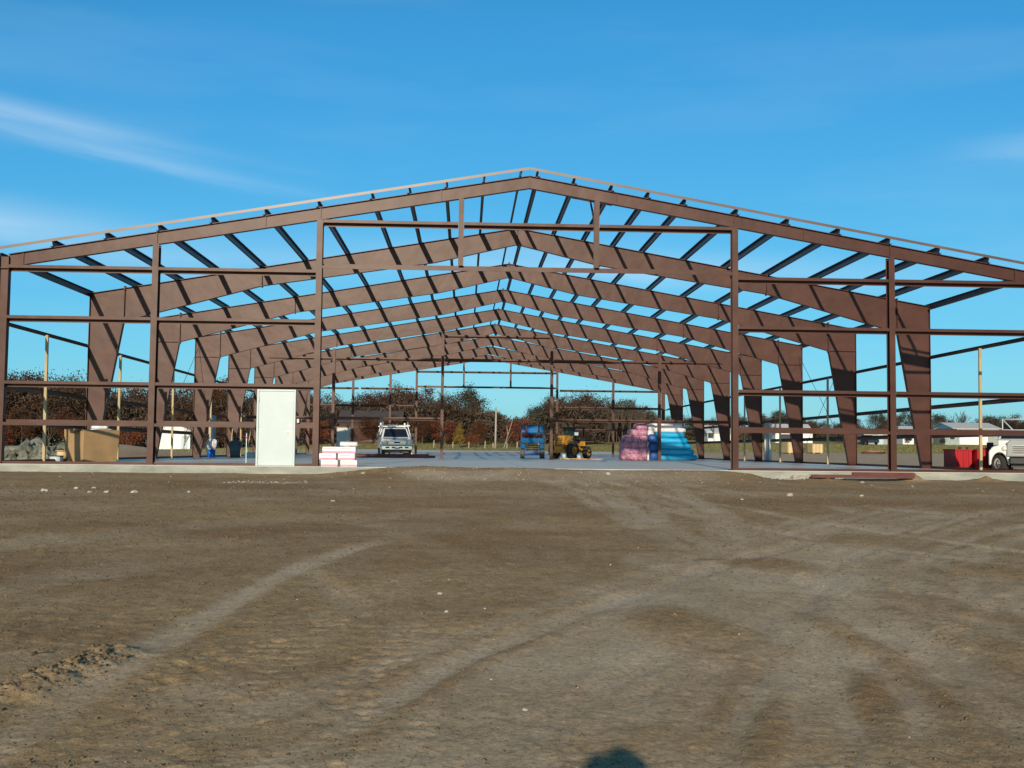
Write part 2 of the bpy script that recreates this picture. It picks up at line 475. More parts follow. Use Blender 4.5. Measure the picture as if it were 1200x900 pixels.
def tag(o, label=None, cat=None, group=None, kind=None):
    if label: o['label'] = label
    if cat: o['category'] = cat
    if group: o['group'] = group
    if kind: o['kind'] = kind
    return o
SEEN = {}
NTH = ['', 'second', 'third', 'fourth', 'fifth', 'sixth', 'seventh', 'eighth', 'ninth', 'tenth', 'eleventh', 'twelfth']
def ordinal(label):
    n = SEEN[label] = SEEN.get(label, 0)+1
    return label if n == 1 or n > 12 else label+', %s such from left' % NTH[n-1]
def thing(name, label, cat, loc=(0, 0, 0), rz=0.0, group=None):
    o = bpy.data.objects.new(name, None)
    o.empty_display_size = 0.2
    COL.objects.link(o)
    o.location = loc
    o.rotation_euler = (0, 0, rz)
    return tag(o, label, cat, group)
def inst(me, name, parent=None, loc=(0, 0, 0), rot=(0, 0, 0), scale=(1, 1, 1)):
    o = bpy.data.objects.new(name, me)
    COL.objects.link(o)
    o.location = loc
    o.rotation_euler = rot
    o.scale = scale
    if parent is not None:
        o.parent = parent
    return o
def copy_tree(o, parent=None):
    c = o.copy()
    COL.objects.link(c)
    if parent is not None:
        c.parent = parent
    for ch in list(o.children):
        copy_tree(ch, c)
    return c
def blob(mb, c, r, seed, amp=0.25, sub=1, mi=0, sq=(1, 1, 1), flat=0.0):
    """a rough lump: perturbed icosphere"""
    bm = bmesh.new()
    bmesh.ops.create_icosphere(bm, subdivisions=sub, radius=1.0)
    vs = []
    for v in bm.verts:
        q = v.co*1.3+Vector((seed*3.1, seed*1.7, seed*0.9))
        k = 1+amp*2*mnoise.noise(q)+amp*0.7*mnoise.noise(q*2.7)
        vs.append((c[0]+v.co.x*k*r*sq[0], c[1]+v.co.y*k*r*sq[1], c[2]+max(v.co.z, -1+flat)*k*r*sq[2]))
    fs = [tuple(v.index for v in f.verts) for f in bm.faces]
    bm.free()
    mb.add(vs, fs, mi)

# ------------------------------------------------------------------ ground
def vnoise(x, y, seed):
    xi = np.floor(x).astype(np.int64); yi = np.floor(y).astype(np.int64)
    fx = x-xi; fy = y-yi
    fx = fx*fx*(3-2*fx); fy = fy*fy*(3-2*fy)
    def h(a, b):
        n = (a*374761393+b*668265263+seed*974634777) & 0x7fffffff
        n = ((n ^ (n >> 13))*1274126177) & 0x7fffffff
        return ((n ^ (n >> 16)) & 0xffff)/65535.0
    return (h(xi, yi)*(1-fx)+h(xi+1, yi)*fx)*(1-fy)+(h(xi, yi+1)*(1-fx)+h(xi+1, yi+1)*fx)*fy
def fbm(x, y, seed, oct=4, g=0.5):
    a, s, t = 1.0, 0.0, 0.0
    for k in range(oct):
        s = s+a*vnoise(x*2**k, y*2**k, seed+k*17); t += a; a *= g
    return s/t-0.5
def sst(a, b, x):
    q = np.clip((x-a)/(b-a), 0, 1)
    return q*q*(3-2*q)
def polydist(X, Y, pts):
    """distance to a polyline and length along it"""
    best = np.full(X.shape, 1e9); along = np.zeros(X.shape); side = np.zeros(X.shape)
    acc = 0.0
    for (ax, ay), (bx, by) in zip(pts[:-1], pts[1:]):
        dx, dy = bx-ax, by-ay
        L2 = dx*dx+dy*dy
        q = np.clip(((X-ax)*dx+(Y-ay)*dy)/L2, 0, 1)
        ex, ey = X-(ax+q*dx), Y-(ay+q*dy)
        d = np.sqrt(ex*ex+ey*ey)
        mk = d < best
        L = math.sqrt(L2)
        best = np.where(mk, d, best); along = np.where(mk, acc+q*L, along)
        side = np.where(mk, np.sign(dx*ey-dy*ex), side)
        acc += L
    return best, along, side
def base_z(X, Y):
    """large shape of the land: slab top is z = 0"""
    front = -0.23-0.84*(-Y-0.5)/31.2
    front = np.where(Y < -45, -1.41+0*Y, front)
    near = -0.23-0.0*Y
    # dirt ramped up against the middle of the slab
    ramp = sst(-6.2, -3.2, X)*(1-sst(5.4, 7.4, X))
    front = front+(0.225)*ramp*np.exp(-np.maximum(-0.35-Y, 0)/2.4)
    z = np.where(Y < -0.35, front, near+0.225*ramp)
    inside = (np.abs(X) < 15.75) & (Y > -0.34) & (Y < 61.3)
    z = np.where(inside, -0.3, z)
    # right of the building and beyond: gently rising; behind: rising more slowly; left: flat
    side_r = sst(15.5, 24, X)
    yr = np.maximum(Y-4, 0)/115.0
    zr = -0.14+1.85*np.power(np.minimum(yr, 3), 1.7)
    yb = np.maximum(Y-63, 0)
    zb = -0.06+0.00036*yb*yb*sst(-46, -12, X)+0.0012*yb
    zl = -0.12+0.0015*np.maximum(Y, 0)
    back = np.where(X > 0, zb*(1-side_r)+zr*side_r, zb)
    back = np.minimum(back, 3.2)
    outside_y = sst(-0.4, 3.0, Y)
    lft = (X < -15.6) & (Y <= 63)
    rgt = (X > 15.6) & (Y <= 63)
    z = np.where(lft, z*(1-outside_y)+zl*outside_y, z)
    z = np.where(rgt, z*(1-outside_y)+(zr*side_r+(-0.14)*(1-side_r))*outside_y, z)
    w = sst(61.3, 64, Y)
    bl = np.where(X < -15.6, zl, np.where(X > 15.6, zr*side_r-0.14*(1-side_r), -0.1))
    z = np.where(Y > 61.3, bl*(1-w)+back*w, z)
    return z

TR = [  # wheel tracks and graded strips: points, half width, depth, how packed
 ([(-4.15, -28.4), (-4.01, -25.62), (-4.0, -24.84), (-3.98, -24.02), (-3.93, -23.18), (-3.84, -22.29), (-3.75, -21.26), (-3.59, -19.95), (-3.2, -18.2), (-2.5, -16.2)], .17, .035, .9),
 ([(-3.3, -28.2), (-2.63, -26.49), (-2.27, -25.57), (-1.81, -24.27), (-1.36, -23.47), (-0.81, -22.48), (-0.05, -21.41), (1.22, -19.19), (2.56, -17.4), (4.4, -14.6)], .17, .030, 1.0),
 ([(-2.5, -28.2), (-1.87, -26.58), (-1.29, -25.15), (-0.5, -23.29), (0.58, -21.13), (2.6, -18.32), (4.8, -15)], .85, .010, .85),
 ([(-.7, -28.2), (-.3, -26.9), (.1, -25.2), (.7, -23.2), (1.9, -20.4), (3.2, -18.6)], .75, .008, .8),
 ([(-4, -2.6), (0, -2.1), (3, -2.0), (5.6, -2.8)], 1.5, .0, .8),
 ([(2.8, -20.5), (4.2, -21.4), (5.2, -22.5)], .35, .012, .75),
 ([(-1.4, -28.2), (-0.8, -26.59), (-0.42, -25.71), (0.0, -24.7), (0.57, -23.28), (1.6, -21.1), (2.63, -19.13)], .22, .022, .85),
 ([(-.4, -28.2), (0.08, -26.6), (0.31, -25.71), (0.58, -24.46), (0.88, -22.91), (1.17, -21.11), (1.63, -18.37), (2.54, -13.68), (3.1, -7.31), (3.68, -2.1)], .26, .020, .85),
 ([(1.73, -24.93), (1.63, -24.18), (1.65, -23.26), (1.75, -21.85), (1.7, -20.52), (1.63, -18.37)], .16, .030, .8),
 ([(1.14, -26.04), (1.18, -24.93), (1.26, -24.05), (1.37, -22.91)], .10, .045, .35),
 ([(3.85, -21.03), (3.7, -19.46), (3.47, -18.28), (2.86, -17.86), (2.21, -17.42)], .2, .02, .8),
 ([(1.74, -5.98), (1.29, -12.09), (0.82, -15.87), (0.35, -18.43), (-0.13, -20.58)], .16, .02, .8),
 ([(2.26, -5.91), (1.69, -12.05), (1.01, -16.44), (0.42, -19.22)], .16, .02, .65),
 ([(-1.18, -17.6), (-1.14, -19.99), (-1.07, -22.14), (-0.98, -22.76)], .15, .015, .40),
 ([(-0.73, -17.58), (-0.82, -19.98), (-0.75, -21.91)], .15, .015, .35),
 ([(-3.73, -19.4), (-3.03, -21.23), (-2.59, -22.6), (-2.06, -23.48)], .15, .02, .40),
 ([(-9.5, -19.8), (-7.51, -17.95), (-6.44, -16.34), (-5.02, -14.57), (-3.14, -13.35), (0, -12)], .6, .01, .35),
 ([(-8, -22.3), (-6.09, -21.33), (-5.38, -19.82), (-4.25, -18.65)], .4, .01, .35),
 ([(8.8, -11.41), (5.39, -13.77), (3.14, -16.31)], .4, .02, .6),
 ([(-14, -9.5), (-6, -8.2), (0, -7.6), (6, -7.9), (15, -7.2)], 1.1, .0, .35),
 ([(3.2, -1.5), (4.3, -7), (6.5, -12), (9, -15)], .35, .02, .7),
 ([(5.5, -10), (5.0, -14.5), (3.6, -18)], .25, .02, .6),
]
def passes():
    q = random.Random(21)
    out_ = []
    ways = [((-2.4, -27), (0.6, -21), (4.5, -15), (9, -10)), ((-1.4, -27), (1.5, -22), (5.5, -17), (12, -12.5)), ((0.6, -27), (1.6, -20), (2.6, -11), (2.2, -1)),
            ((2.4, -26), (1.9, -21), (1.2, -13), (1.5, -1)), ((1.8, -27), (2.6, -22), (4.5, -17.5), (9, -14)), ((.9, -27), (1.2, -23), (2.0, -18), (3.4, -12)),
            ((6.5, -21), (3.6, -18.5), (2.2, -12), (.5, -1)), ((-.4, -27), (.2, -22), (2.2, -17), (6.5, -12.5))]
    for w in ways:
        for rep_ in range(2):
            off = q.uniform(-.5, .5)
            for g in (-.75, .75):
                pts = []
                for k in range(9):
                    t = k/8
                    b = [(1-t)**3, 3*t*(1-t)**2, 3*t*t*(1-t), t**3]
                    x = sum(c*p[0] for c, p in zip(b, w)); y = sum(c*p[1] for c, p in zip(b, w))
                    d = [3*(1-t)**2*(w[1][i]-w[0][i])+6*t*(1-t)*(w[2][i]-w[1][i])+3*t*t*(w[3][i]-w[2][i]) for i in (0, 1)]
                    n = math.hypot(*d)
                    pts.append((x+(g+off)*d[1]/n, y-(g+off)*d[0]/n))
                out_.append((pts, q.uniform(.11, .19), q.uniform(.006, .014), q.uniform(.45, .85)))
    return out_
TR += passes()
RIDGE = [  # crumbly berms pushed up beside tracks: points, half width, height
 ([(-4.75, -26.4), (-4.42, -25.46), (-4.30, -25.01), (-4.20, -24.66), (-4.13, -24.18)], .17, .075),
 ([(-2.37, -26.52), (-2.13, -25.62), (-1.78, -24.71), (-1.45, -23.99), (-1.11, -23.47)], .05, .010),
 ([(1.0, -26.1), (1.05, -24.9), (1.14, -24.0)], .06, .008),
 ([(1.95, -25.2), (1.85, -23.9), (1.95, -22.3)], .08, .012),
 ([(2.2, -24.4), (2.2, -22.6), (2.5, -20.5)], .09, .012),
 ([(-0.62, -26.2), (-0.2, -25.2), (0.16, -24.3)], .06, .008),
]
ISLES = [(0.02, -23.3, .50, 1.1, .15), (1.12, -23.7, .16, 1.3, .05), (-1.15, -20.3, .9, 1.4, -.2), (-1.6, -22.4, .5, .9, -.4), (.55, -25.6, .14, 1.0, -.25), (1.75, -19.3, .5, .8, .4), (2.5, -22.3, .35, 1.0, .5), (2.2, -24.3, .25, 1.1, .3), (.3, -16.5, .8, 2.6, .1), (3.9, -16.5, 1.0, .7, .2), (-.15, -25.9, .12, .9, -.35), (4.3, -19.6, .7, .6, 0), (5.4, -9.5, 1.6, 1.6, 0), (-.6, -12, 1.5, 2.4, .2)]
PITS = [((-3.75, -24.95), (-3.35, -23.75), 9), ((-3.62, -25.1), (-3.05, -23.4), 8), ((-2.50, -25.5), (-2.50, -24.2), 8), ((-2.33, -25.7), (-2.33, -24.4), 9)]
def land(X, Y):
    z = base_z(X, Y)
    d0 = np.sqrt((X-CAM.x)**2+(Y-CAM.y)**2)
    near = 1-sst(40, 75, d0)
    slabm = ((np.abs(X) < 15.75) & (Y > -0.34) & (Y < 61.3))
    pack = np.zeros(X.shape)
    h = 0.06*fbm(X*0.35, Y*0.35, 3, 3)+0.014*fbm(X*1.7, Y*1.7, 9, 3)
    def near_idx(pts, m_):
        k_ = np.zeros(X.shape, bool)
        if X.ndim == 2 and min(X.shape) > 1:      # rows share y, columns share x
            cx_, cy_ = X[0], Y[:, 0]
            for (ax, ay), (bx_, by_) in zip(pts[:-1], pts[1:]):
                c0, c1 = np.searchsorted(cx_, (min(ax, bx_)-m_, max(ax, bx_)+m_))
                r0, r1 = np.searchsorted(cy_, (min(ay, by_)-m_, max(ay, by_)+m_))
                k_[r0:r1, c0:c1] = True
        else:
            for (ax, ay), (bx_, by_) in zip(pts[:-1], pts[1:]):
                k_ |= (X > min(ax, bx_)-m_) & (X < max(ax, bx_)+m_) & (Y > min(ay, by_)-m_) & (Y < max(ay, by_)+m_)
        return np.nonzero(k_)
    for pts, hw, dep, pk in TR:
        ix = near_idx(pts, 2.2*hw+.05)
        if not len(ix[0]): continue
        xs_, ys_ = X[ix], Y[ix]
        d, al, sd = polydist(xs_, ys_, pts)
        wob = 1+0.7*fbm(al*1.5+pts[0][0]*7, d*2.0, 21, 2)
        Lt = sum(math.dist(a_, b_) for a_, b_ in zip(pts[:-1], pts[1:]))
        fade = sst(0, 1.3, al)*sst(0, 2.2, Lt-al)*(.8+.9*fbm(al*.55+pts[0][1], d*0, 61, 2))
        q = np.exp(-(d/(hw*wob))**4)*np.clip(fade, 0, 1)
        dh = -.5*dep*q+0.14*dep*np.exp(-((d-hw*1.5)/(hw*0.45))**2)*np.clip(fade, 0, 1)
        if hw < 0.3 and dep > 0.009:    # tread bars, chevron fashion
            dh = dh+0.0045*q*np.sin((al+d*.9)*2*math.pi/0.13)*np.clip(.35+2*fbm(al*.8+pts[0][1], d*1.5, 5, 2), 0, 1)
        h[ix] += dh
        pack[ix] = np.maximum(pack[ix], q*pk*(0.72+0.7*fbm(xs_*1.1, ys_*1.1, 77, 3)))
    # bulldozer grouser prints on the left foreground
    for pts, hw in (([(-3.4, -26.9), (-3.2, -24.94), (-2.8, -22.6), (-2.3, -20.5)], .24), ([(-2.42, -26.6), (-2.36, -25.7), (-2.33, -24.6), (-2.2, -23)], .2), ([(-1.6, -19.5), (-3.2, -15), (-6, -11.5)], .25)):
        ix = near_idx(pts, 1.6*hw)
        if not len(ix[0]): continue
        xs_, ys_ = X[ix], Y[ix]
        d, al, sd = polydist(xs_, ys_, pts)
        q = np.exp(-(d/hw)**6)
        s = np.sin(al*2*math.pi/0.2+sd*d*4)
        h[ix] += q*(0.007*np.where(s > 0.6, -1.0, 0.18)*sst(-0.02, 0.22, fbm(al*1.2+xs_*.7, d*2, 31, 3)))
        pack[ix] = np.maximum(pack[ix], q*0.12)
    # islands of loose crumbled soil that the wheels have left between them
    for cx_, cy_, rx_, ry_, an in ISLES:
        ix = near_idx([(cx_, cy_), (cx_, cy_)], 2.2*max(rx_, ry_))
        if not len(ix[0]): continue
        dx_, dy_ = X[ix]-cx_, Y[ix]-cy_
        u_, v_ = (dx_*math.cos(an)+dy_*math.sin(an))/rx_, (-dx_*math.sin(an)+dy_*math.cos(an))/ry_
        k_ = np.clip(1.25-(u_*u_+v_*v_)+1.3*fbm(X[ix]*2.2, Y[ix]*2.2, 67, 3), 0, 1)
        pack[ix] *= 1-.95*k_
        h[ix] += .014*k_
    rough = 1-0.8*pack
    for (ax, ay), (bx_, by_), n_ in PITS:
        for k in range(n_):
            t_ = (k+.3*math.sin(k*5.1))/max(1, n_-1)
            px_, py_ = ax+(bx_-ax)*t_+.02*math.sin(k*3.3), ay+(by_-ay)*t_
            ix = near_idx([(px_, py_), (px_, py_)], .12)
            rr = ((X[ix]-px_)/.045)**2+((Y[ix]-py_)/.05)**2
            h[ix] -= .016*np.exp(-rr)
    for pts, hw, ht in RIDGE:
        ix = near_idx(pts, 3*hw)
        if not len(ix[0]): continue
        xs_, ys_ = X[ix], Y[ix]
        d, al, sd = polydist(xs_, ys_, pts)
        q = np.exp(-(d/hw)**2)
        h[ix] += ht*q*(0.75+1.3*fbm(xs_*6, ys_*6, 41, 3))+1.2*ht*q*np.abs(fbm(xs_*11, ys_*11, 43, 3))
        pack[ix] *= (1-(.7 if ht > .05 else .95)*np.exp(-(d/(hw*1.5))**2)*np.clip(.75+1.2*fbm(al*1.3, d*3, 19, 2), 0, 1))
    clod = np.maximum(fbm(X*5.5, Y*5.5, 51, 4, .6), -0.05)
    patchy = sst(-0.12, 0.25, fbm(X*0.6, Y*0.6, 61, 3))
    h = h+rough*((0.018+0.014*sst(0.5, -2.5, X))*clod*(0.25+patchy)+0.013*fbm(X*16, Y*16, 71, 3, .65))
    # low spoil heaps along the slab
    for cx, cy, r, a in ((11.0, -0.85, .33, .22), (13.2, -0.9, .4, .17), (-2.9, -0.9, .9, .06), (-0.4, -0.75, .6, .04), (6.2, -0.95, .5, .07), (8.3, -1.0, .8, .10), (-5.2, -1.0, .9, .05)):
        rr = ((X-cx)**2+(Y-cy)**2)/(r*r)
        h = h+a*np.exp(-rr)*(0.8+1.1*fbm(X*5, Y*5, 83, 3))
    z = z+np.where(slabm, 0, h*near)
    # mounds at the left of the building
    for cx, cy, rx, ry, a in ((-27, 45, 4.5, 6, .75), (-20.5, 27, 2.5, 3, .35)):
        z = z+a*np.exp(-((X-cx)/rx)**2-((Y-cy)/ry)**2)
    far = sst(70, 250, d0)
    return z, np.clip(pack, 0, 1)

def axis_x():
    xs = [0.0]
    st = 0.0175
    while xs[-1] < 17.5:
        d = xs[-1]
        st = 0.0175 if d < 3.0 else min(0.0175+(d-3.0)*0.0030, 0.06)
        xs.append(xs[-1]+st)
    while xs[-1] < 3000:
        st = min(max(st*1.12, 0.06), 400)
        xs.append(xs[-1]+st)
    xs = np.array(xs)
    return np.concatenate([-xs[:0:-1], xs])-0.9
def axis_y():
    ys = [-27.4]
    while ys[-1] < -0.36:
        ys.append(ys[-1]+0.0033*(ys[-1]+31.7))
    st = 0.1
    while ys[-1] < 5000:
        st = min(st*1.1, 2.0) if ys[-1] < 150 else min(st*1.2, 500)
        ys.append(ys[-1]+st)
    pre = [-27.4-0.02*(1.3**k-1)/0.3 for k in range(1, 30)]
    return np.array(pre[::-1]+ys)
gx, gy = axis_x(), axis_y()
GX, GY = np.meshgrid(gx, gy)
GZ, GP = land(GX, GY)
ny, nx = GX.shape
co = np.stack([GX, GY, GZ], -1).reshape(-1, 3)
ii = np.arange(ny*nx).reshape(ny, nx)
quads = np.stack([ii[:-1, :-1], ii[:-1, 1:], ii[1:, 1:], ii[1:, :-1]], -1).reshape(-1, 4)
gm = bpy.data.meshes.new('ground')
gm.vertices.add(len(co)); gm.vertices.foreach_set('co', co.ravel())
gm.loops.add(quads.size); gm.loops.foreach_set('vertex_index', quads.ravel())
gm.polygons.add(len(quads)); gm.polygons.foreach_set('loop_start', np.arange(0, quads.size, 4)); gm.polygons.foreach_set('loop_total', np.full(len(quads), 4))
gm.polygons.foreach_set('use_smooth', np.ones(len(quads), bool))
def vattr(n, arr):
    a = gm.attributes.new(n, 'FLOAT', 'POINT'); a.data.foreach_set('value', arr.ravel().astype(np.float32))
wob = 6*fbm(GX*0.05, GY*0.05, 91, 3)
grass = np.where(GX > 15.6, sst(62, 76, GY+wob*2), np.where(GX < -15.6, sst(60, 70, GY+wob)*0.8, sst(99, 102, GY+wob*.5)))
grass = np.clip(grass*(0.8+0.5*fbm(GX*0.3, GY*0.3, 13, 3)), 0, 1)
gravel = sst(61.2, 63, GY)*(1-sst(97, 100, GY+wob*.5))*sst(-40, -30, GX)*(1-sst(14, 22, GX))
gravel = np.maximum(gravel, 0.9*np.exp(-((GY-52-0.1*GX)/4)**2)*(GX < -17))
vattr('pack', np.clip(GP+np.where((GX > 15.6) & (GY > 0), 0.55, 0)+np.where((GX < -15.6) & (GY > 0), 0.3, 0), 0, 1))
vattr('grass', grass)
vattr('gravel', gravel)
gm.update()
gm.materials.append(M_['soil'])
go = bpy.data.objects.new('ground', gm)
COL.objects.link(go)
tag(go, 'bare brown earth graded into wheel tracks in front of the slab', kind='structure')
def gz(x, y):
    a, b = land(np.array([[float(x)]]), np.array([[float(y)]]))
    return float(a[0, 0])
def gzs(x, y):
    a, b = land(np.array(x, float)[None, :], np.array(y, float)[None, :])
    return a[0], b[0]

# slab
sb = MB()
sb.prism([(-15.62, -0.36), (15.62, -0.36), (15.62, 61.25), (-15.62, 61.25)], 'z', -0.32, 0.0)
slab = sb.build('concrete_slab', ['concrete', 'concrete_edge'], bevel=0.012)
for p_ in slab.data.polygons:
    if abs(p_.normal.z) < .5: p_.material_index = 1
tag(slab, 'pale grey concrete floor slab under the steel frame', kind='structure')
# control joints of the slab: thin dark strips lying just above its surface
jb = MB()
for k in range(-3, 4):
    jb.mm((k*4.36-0.006, 0.4, 0.0), (k*4.36+0.006, 61, 0.002))
for k in range(1, 8):
    jb.mm((-15.3, k*7.62-0.006, 0.0), (15.3, k*7.62+0.006, 0.0025))
jb.build('control_joint', pmat('joint_filler', (0.12, 0.12, 0.12), 0.9), slab)

# loose clods and small stones: real lumps, too many to count
def scatter(name, n, mat, label, fx, sub, seed):
    r = np.random.default_rng(seed)
    base = []
    bm = bmesh.new()
    if sub: bmesh.ops.create_icosphere(bm, subdivisions=1, radius=1.0)
    else:
        ov_ = [bm.verts.new(c) for c in ((1, 0, 0), (-1, 0, 0), (0, 1, 0), (0, -1, 0), (0, 0, 1), (0, 0, -1))]
        for a_, b_, c_ in ((0, 2, 4), (2, 1, 4), (1, 3, 4), (3, 0, 4), (2, 0, 5), (1, 2, 5), (3, 1, 5), (0, 3, 5)): bm.faces.new((ov_[a_], ov_[b_], ov_[c_]))
        bm.verts.index_update()
    bv = np.array([v.co[:] for v in bm.verts]); bf = np.array([[v.index for v in f.verts] for f in bm.faces]); bm.free()
    P = fx(n, r)                       # x, y, radius
    z, pk = gzs(P[:, 0], P[:, 1])
    n = len(P)
    k = 1+0.35*r.standard_normal((n, len(bv)))*0.6
    sc = np.stack([r.uniform(.7, 1.4, n), r.uniform(.7, 1.4, n), r.uniform(.5, .9, n)], -1)
    V = bv[None]*k[..., None]*sc[:, None]*P[:, 2][:, None, None]
    V[..., 0] += P[:, 0][:, None]; V[..., 1] += P[:, 1][:, None]; V[..., 2] += (z+P[:, 2]*0.2)[:, None]
    F = (bf[None]+(np.arange(n)*len(bv))[:, None, None]).reshape(-1, 3)
    me = bpy.data.meshes.new(name)
    V = V.reshape(-1, 3)
    me.vertices.add(len(V)); me.vertices.foreach_set('co', V.ravel())
    me.loops.add(F.size); me.loops.foreach_set('vertex_index', F.ravel())
    me.polygons.add(len(F)); me.polygons.foreach_set('loop_start', np.arange(0, F.size, 3)); me.polygons.foreach_set('loop_total', np.full(len(F), 3))
    me.update(); me.validate()
    me.materials.append(M_[mat])
    o = bpy.data.objects.new(name, me); COL.objects.link(o)
    return tag(o, label, kind='stuff')
def clods(n, r):
    y = -27.0+26*r.random(n)**1.9
    hw = 1.2+(y+31.7)*0.5
    x = -1.5+(r.random(n)*2-1)*hw
    z, pk = gzs(x, y)
    keep = r.random(n) > pk*1.5+0.05
    rad = (0.004+0.012*r.random(n)**6)*(1+(y+27)/22)
    out_ = [np.stack([x, y, rad], -1)[keep]]
    m = 42000
    y2 = -27.0+22*r.random(m)**1.8
    x2 = -1.5+(r.random(m)*2-1)*(1.2+(y2+31.7)*0.5)
    z2, pk2 = gzs(x2, y2)
    k2 = r.random(m) > pk2*.9
    out_.append(np.stack([x2, y2, (0.0022+0.0065*r.random(m)**3)*(1+(y2+27)/7)], -1)[k2])
    for pts, hw_, ht in RIDGE:
        m = int((330 if ht > .05 else 110)*hw_/0.1)
        p = np.array(pts); i = r.integers(0, len(p)-1, m); t = r.random(m)[:, None]
        q = p[i]*(1-t)+p[i+1]*t+r.normal(0, hw_*(0.7 if ht > .05 else 1.3), (m, 2))
        out_.append(np.concatenate([q, ((0.005+0.019*r.random(m)**3)*(1.0 if ht > .05 else .55))[:, None]], 1))
    return np.concatenate(out_)
scatter('dirt_clods', 8000, 'clod', 'loose brown dirt clods strewn over the graded earth', clods, 0, 5)
def pebbles(n, r):
    m = n//2
    x1 = r.uniform(-15.5, 16, m); y1 = -0.6-7.5*r.random(m)**1.3
    g = fbm(x1*0.35, y1*0.8, 201, 3)
    k1 = g > -0.02+0.1*r.random(m)
    k1 &= r.random(m) < .55
    a = np.stack([x1, y1, 0.006+0.016*r.random(m)**5], -1)[k1]
    x2 = r.uniform(-7.8, -5.7, m//5); y2 = r.normal(-4.4, .25, m//5)
    b = np.stack([x2, y2, 0.008+0.014*r.random(m//5)**3], -1)[::2]
    x3 = r.normal(7.9, .55, m//7); y3 = r.normal(-0.85, .2, m//7)
    c = np.stack([x3, y3, 0.015+0.06*r.random(m//7)**3], -1)
    y4 = -27+22*r.random(m//9)**1.6; x4 = -1.5+(r.random(m//9)*2-1)*(1.2+(y4+31.7)*0.5)
    d = np.stack([x4, y4, (0.003+0.006*r.random(m//9)**3)*(1+(y4+27)/22)], -1)[::2]
    x5 = r.uniform(-4, 5, m//4); y5 = -0.5-3.4*r.random(m//4)
    e = np.stack([x5, y5, 0.006+0.017*r.random(m//4)**4], -1)
    return np.concatenate([a, b, c, d, e])
scatter('gravel_stones', 3600, 'stone', 'pale gravel scattered on the earth before the slab', pebbles, 1, 6)
STONE = ['pale stone in the row below the cardboard bin, nearest the camera on its right', 'small pale stone just right of the cardboard bin, close to the slab', 'small pale stone below the second column, left one of a pair', 'pale stone below the second column, right one of a pair', 'biggest pale stone right of the second column in the left row', 'little pale stone below the second column, nearest the slab',
 'leftmost pale stone of the row, below the tub', 'pale stone below the cardboard bin, left one and nearer the slab', 'small pale stone between second column and white door', 'pale stone alone on the earth in front of the white door and cartons', 'large white stone on the earth before the fourth column', 'white stone on the earth between the fourth and fifth columns', 'small stone on the earth left of the fourth column',
 'tiny white stone in the middle foreground, the highest one of three', 'tiny white stone in the middle foreground, the lowest one of three', 'tiny white pebble close to the lower edge of the picture', 'tiny white stone in the middle foreground, the left one of three', 'pale stone at the foot of the dirt ramp in the middle of the slab', 'broken white stone against the slab right of the fourth column, middle one', 'broken white stone against the slab right of the fourth column, left one', 'broken white stone against the slab right of the fourth column, right one', 'pale stone a step before the long red channel', 'pale stone on the earth below the pink and white cartons']
# the larger stones, one by one
for k, (x, y, r_) in enumerate([(-10.68, -8.18, .11), (-10.23, -7.55, .09), (-9.6, -8.59, .08), (-9.27, -8.55, .10), (-8.63, -8.73, .12), (-9.88, -7.51, .08), (-12.2, -8.3, .11), (-12.0, -7.9, .09), (-7.6, -8.4, .07),
                                (-4.29, -10.84, .07), (5.36, -7.87, .13), (7.06, -7.67, .08), (3.95, -9.3, .06), (-2.01, -21.56, .035), (-1.93, -22.58, .03), (-1.44, -25.55, .024), (-1.61, -22.41, .022), (2.2, -1.4, .12), (8.1, -1.0, .14), (7.6, -1.05, .13), (8.5, -1.15, .11), (9.1, -2.2, .1), (-4.6, -1.5, .1)]):
    mb = MB()
    r_ *= .5 if k not in (18, 19, 20) else .85
    blob(mb, (0, 0, 0), r_, k+3, 0.3, 2, sq=(1.2, 1, .75))
    o = mb.build('stone', 'stone')
    o.location = (x, y, gz(x, y)+r_*0.25)
    tag(o, STONE[k], 'stone', 'larger pale stones on the earth')
# a few dry sticks
for k, (x, y, L, a, lab) in enumerate([(1.05, -19.0, .35, .2, 'dry dark stick lying by the wheel ruts at right'), (2.0, -14.0, .5, .05, 'dry stick lying across the grey track in the middle distance'), (-4.6, -24.2, .2, .9, 'short pale stick lying above the crumbly berm at left')]):
    mb = MB()
    for j in range(3):
        mb.tube((-L/2+j*L/3, .02*math.sin(j*2), .012), (-L/2+(j+1)*L/3, .02*math.sin(j*2+2), .014), .008-.0015*j, .0065-.0015*j, 6)
    o = mb.build('stick', 'twig')
    o.location = (x, y, gz(x, y)+.004); o.rotation_euler = (0, 0, a)
    tag(o, lab, 'stick')

# ------------------------------------------------------------------ steel building
BAY, HW = 7.62, 15.27
ZR, SL = 8.62, (8.62-5.98)/15.27
def zt(x): return ZR-SL*abs(x)                       # top of rafters
bld = thing('steel_building_frame', 'unclad reddish brown steel frame of a wide gabled building on the slab', 'building frame', (0, 0, 0))

def iplate(mb, poly, y, tw, edges, fl):
    """tapered I section: a web plate in the plane y and flange plates along the listed edges of poly"""
    mb.prism(poly, 'y', y-tw/2, y+tw/2)
    for (a, b, w) in edges:
        p, q = Vector((poly[a][0], y, poly[a][1])), Vector((poly[b][0], y, poly[b][1]))
        mb.bar(p, q, w, 0.018, upv=Vector((q-p)).cross(Vector((0, 1, 0))))

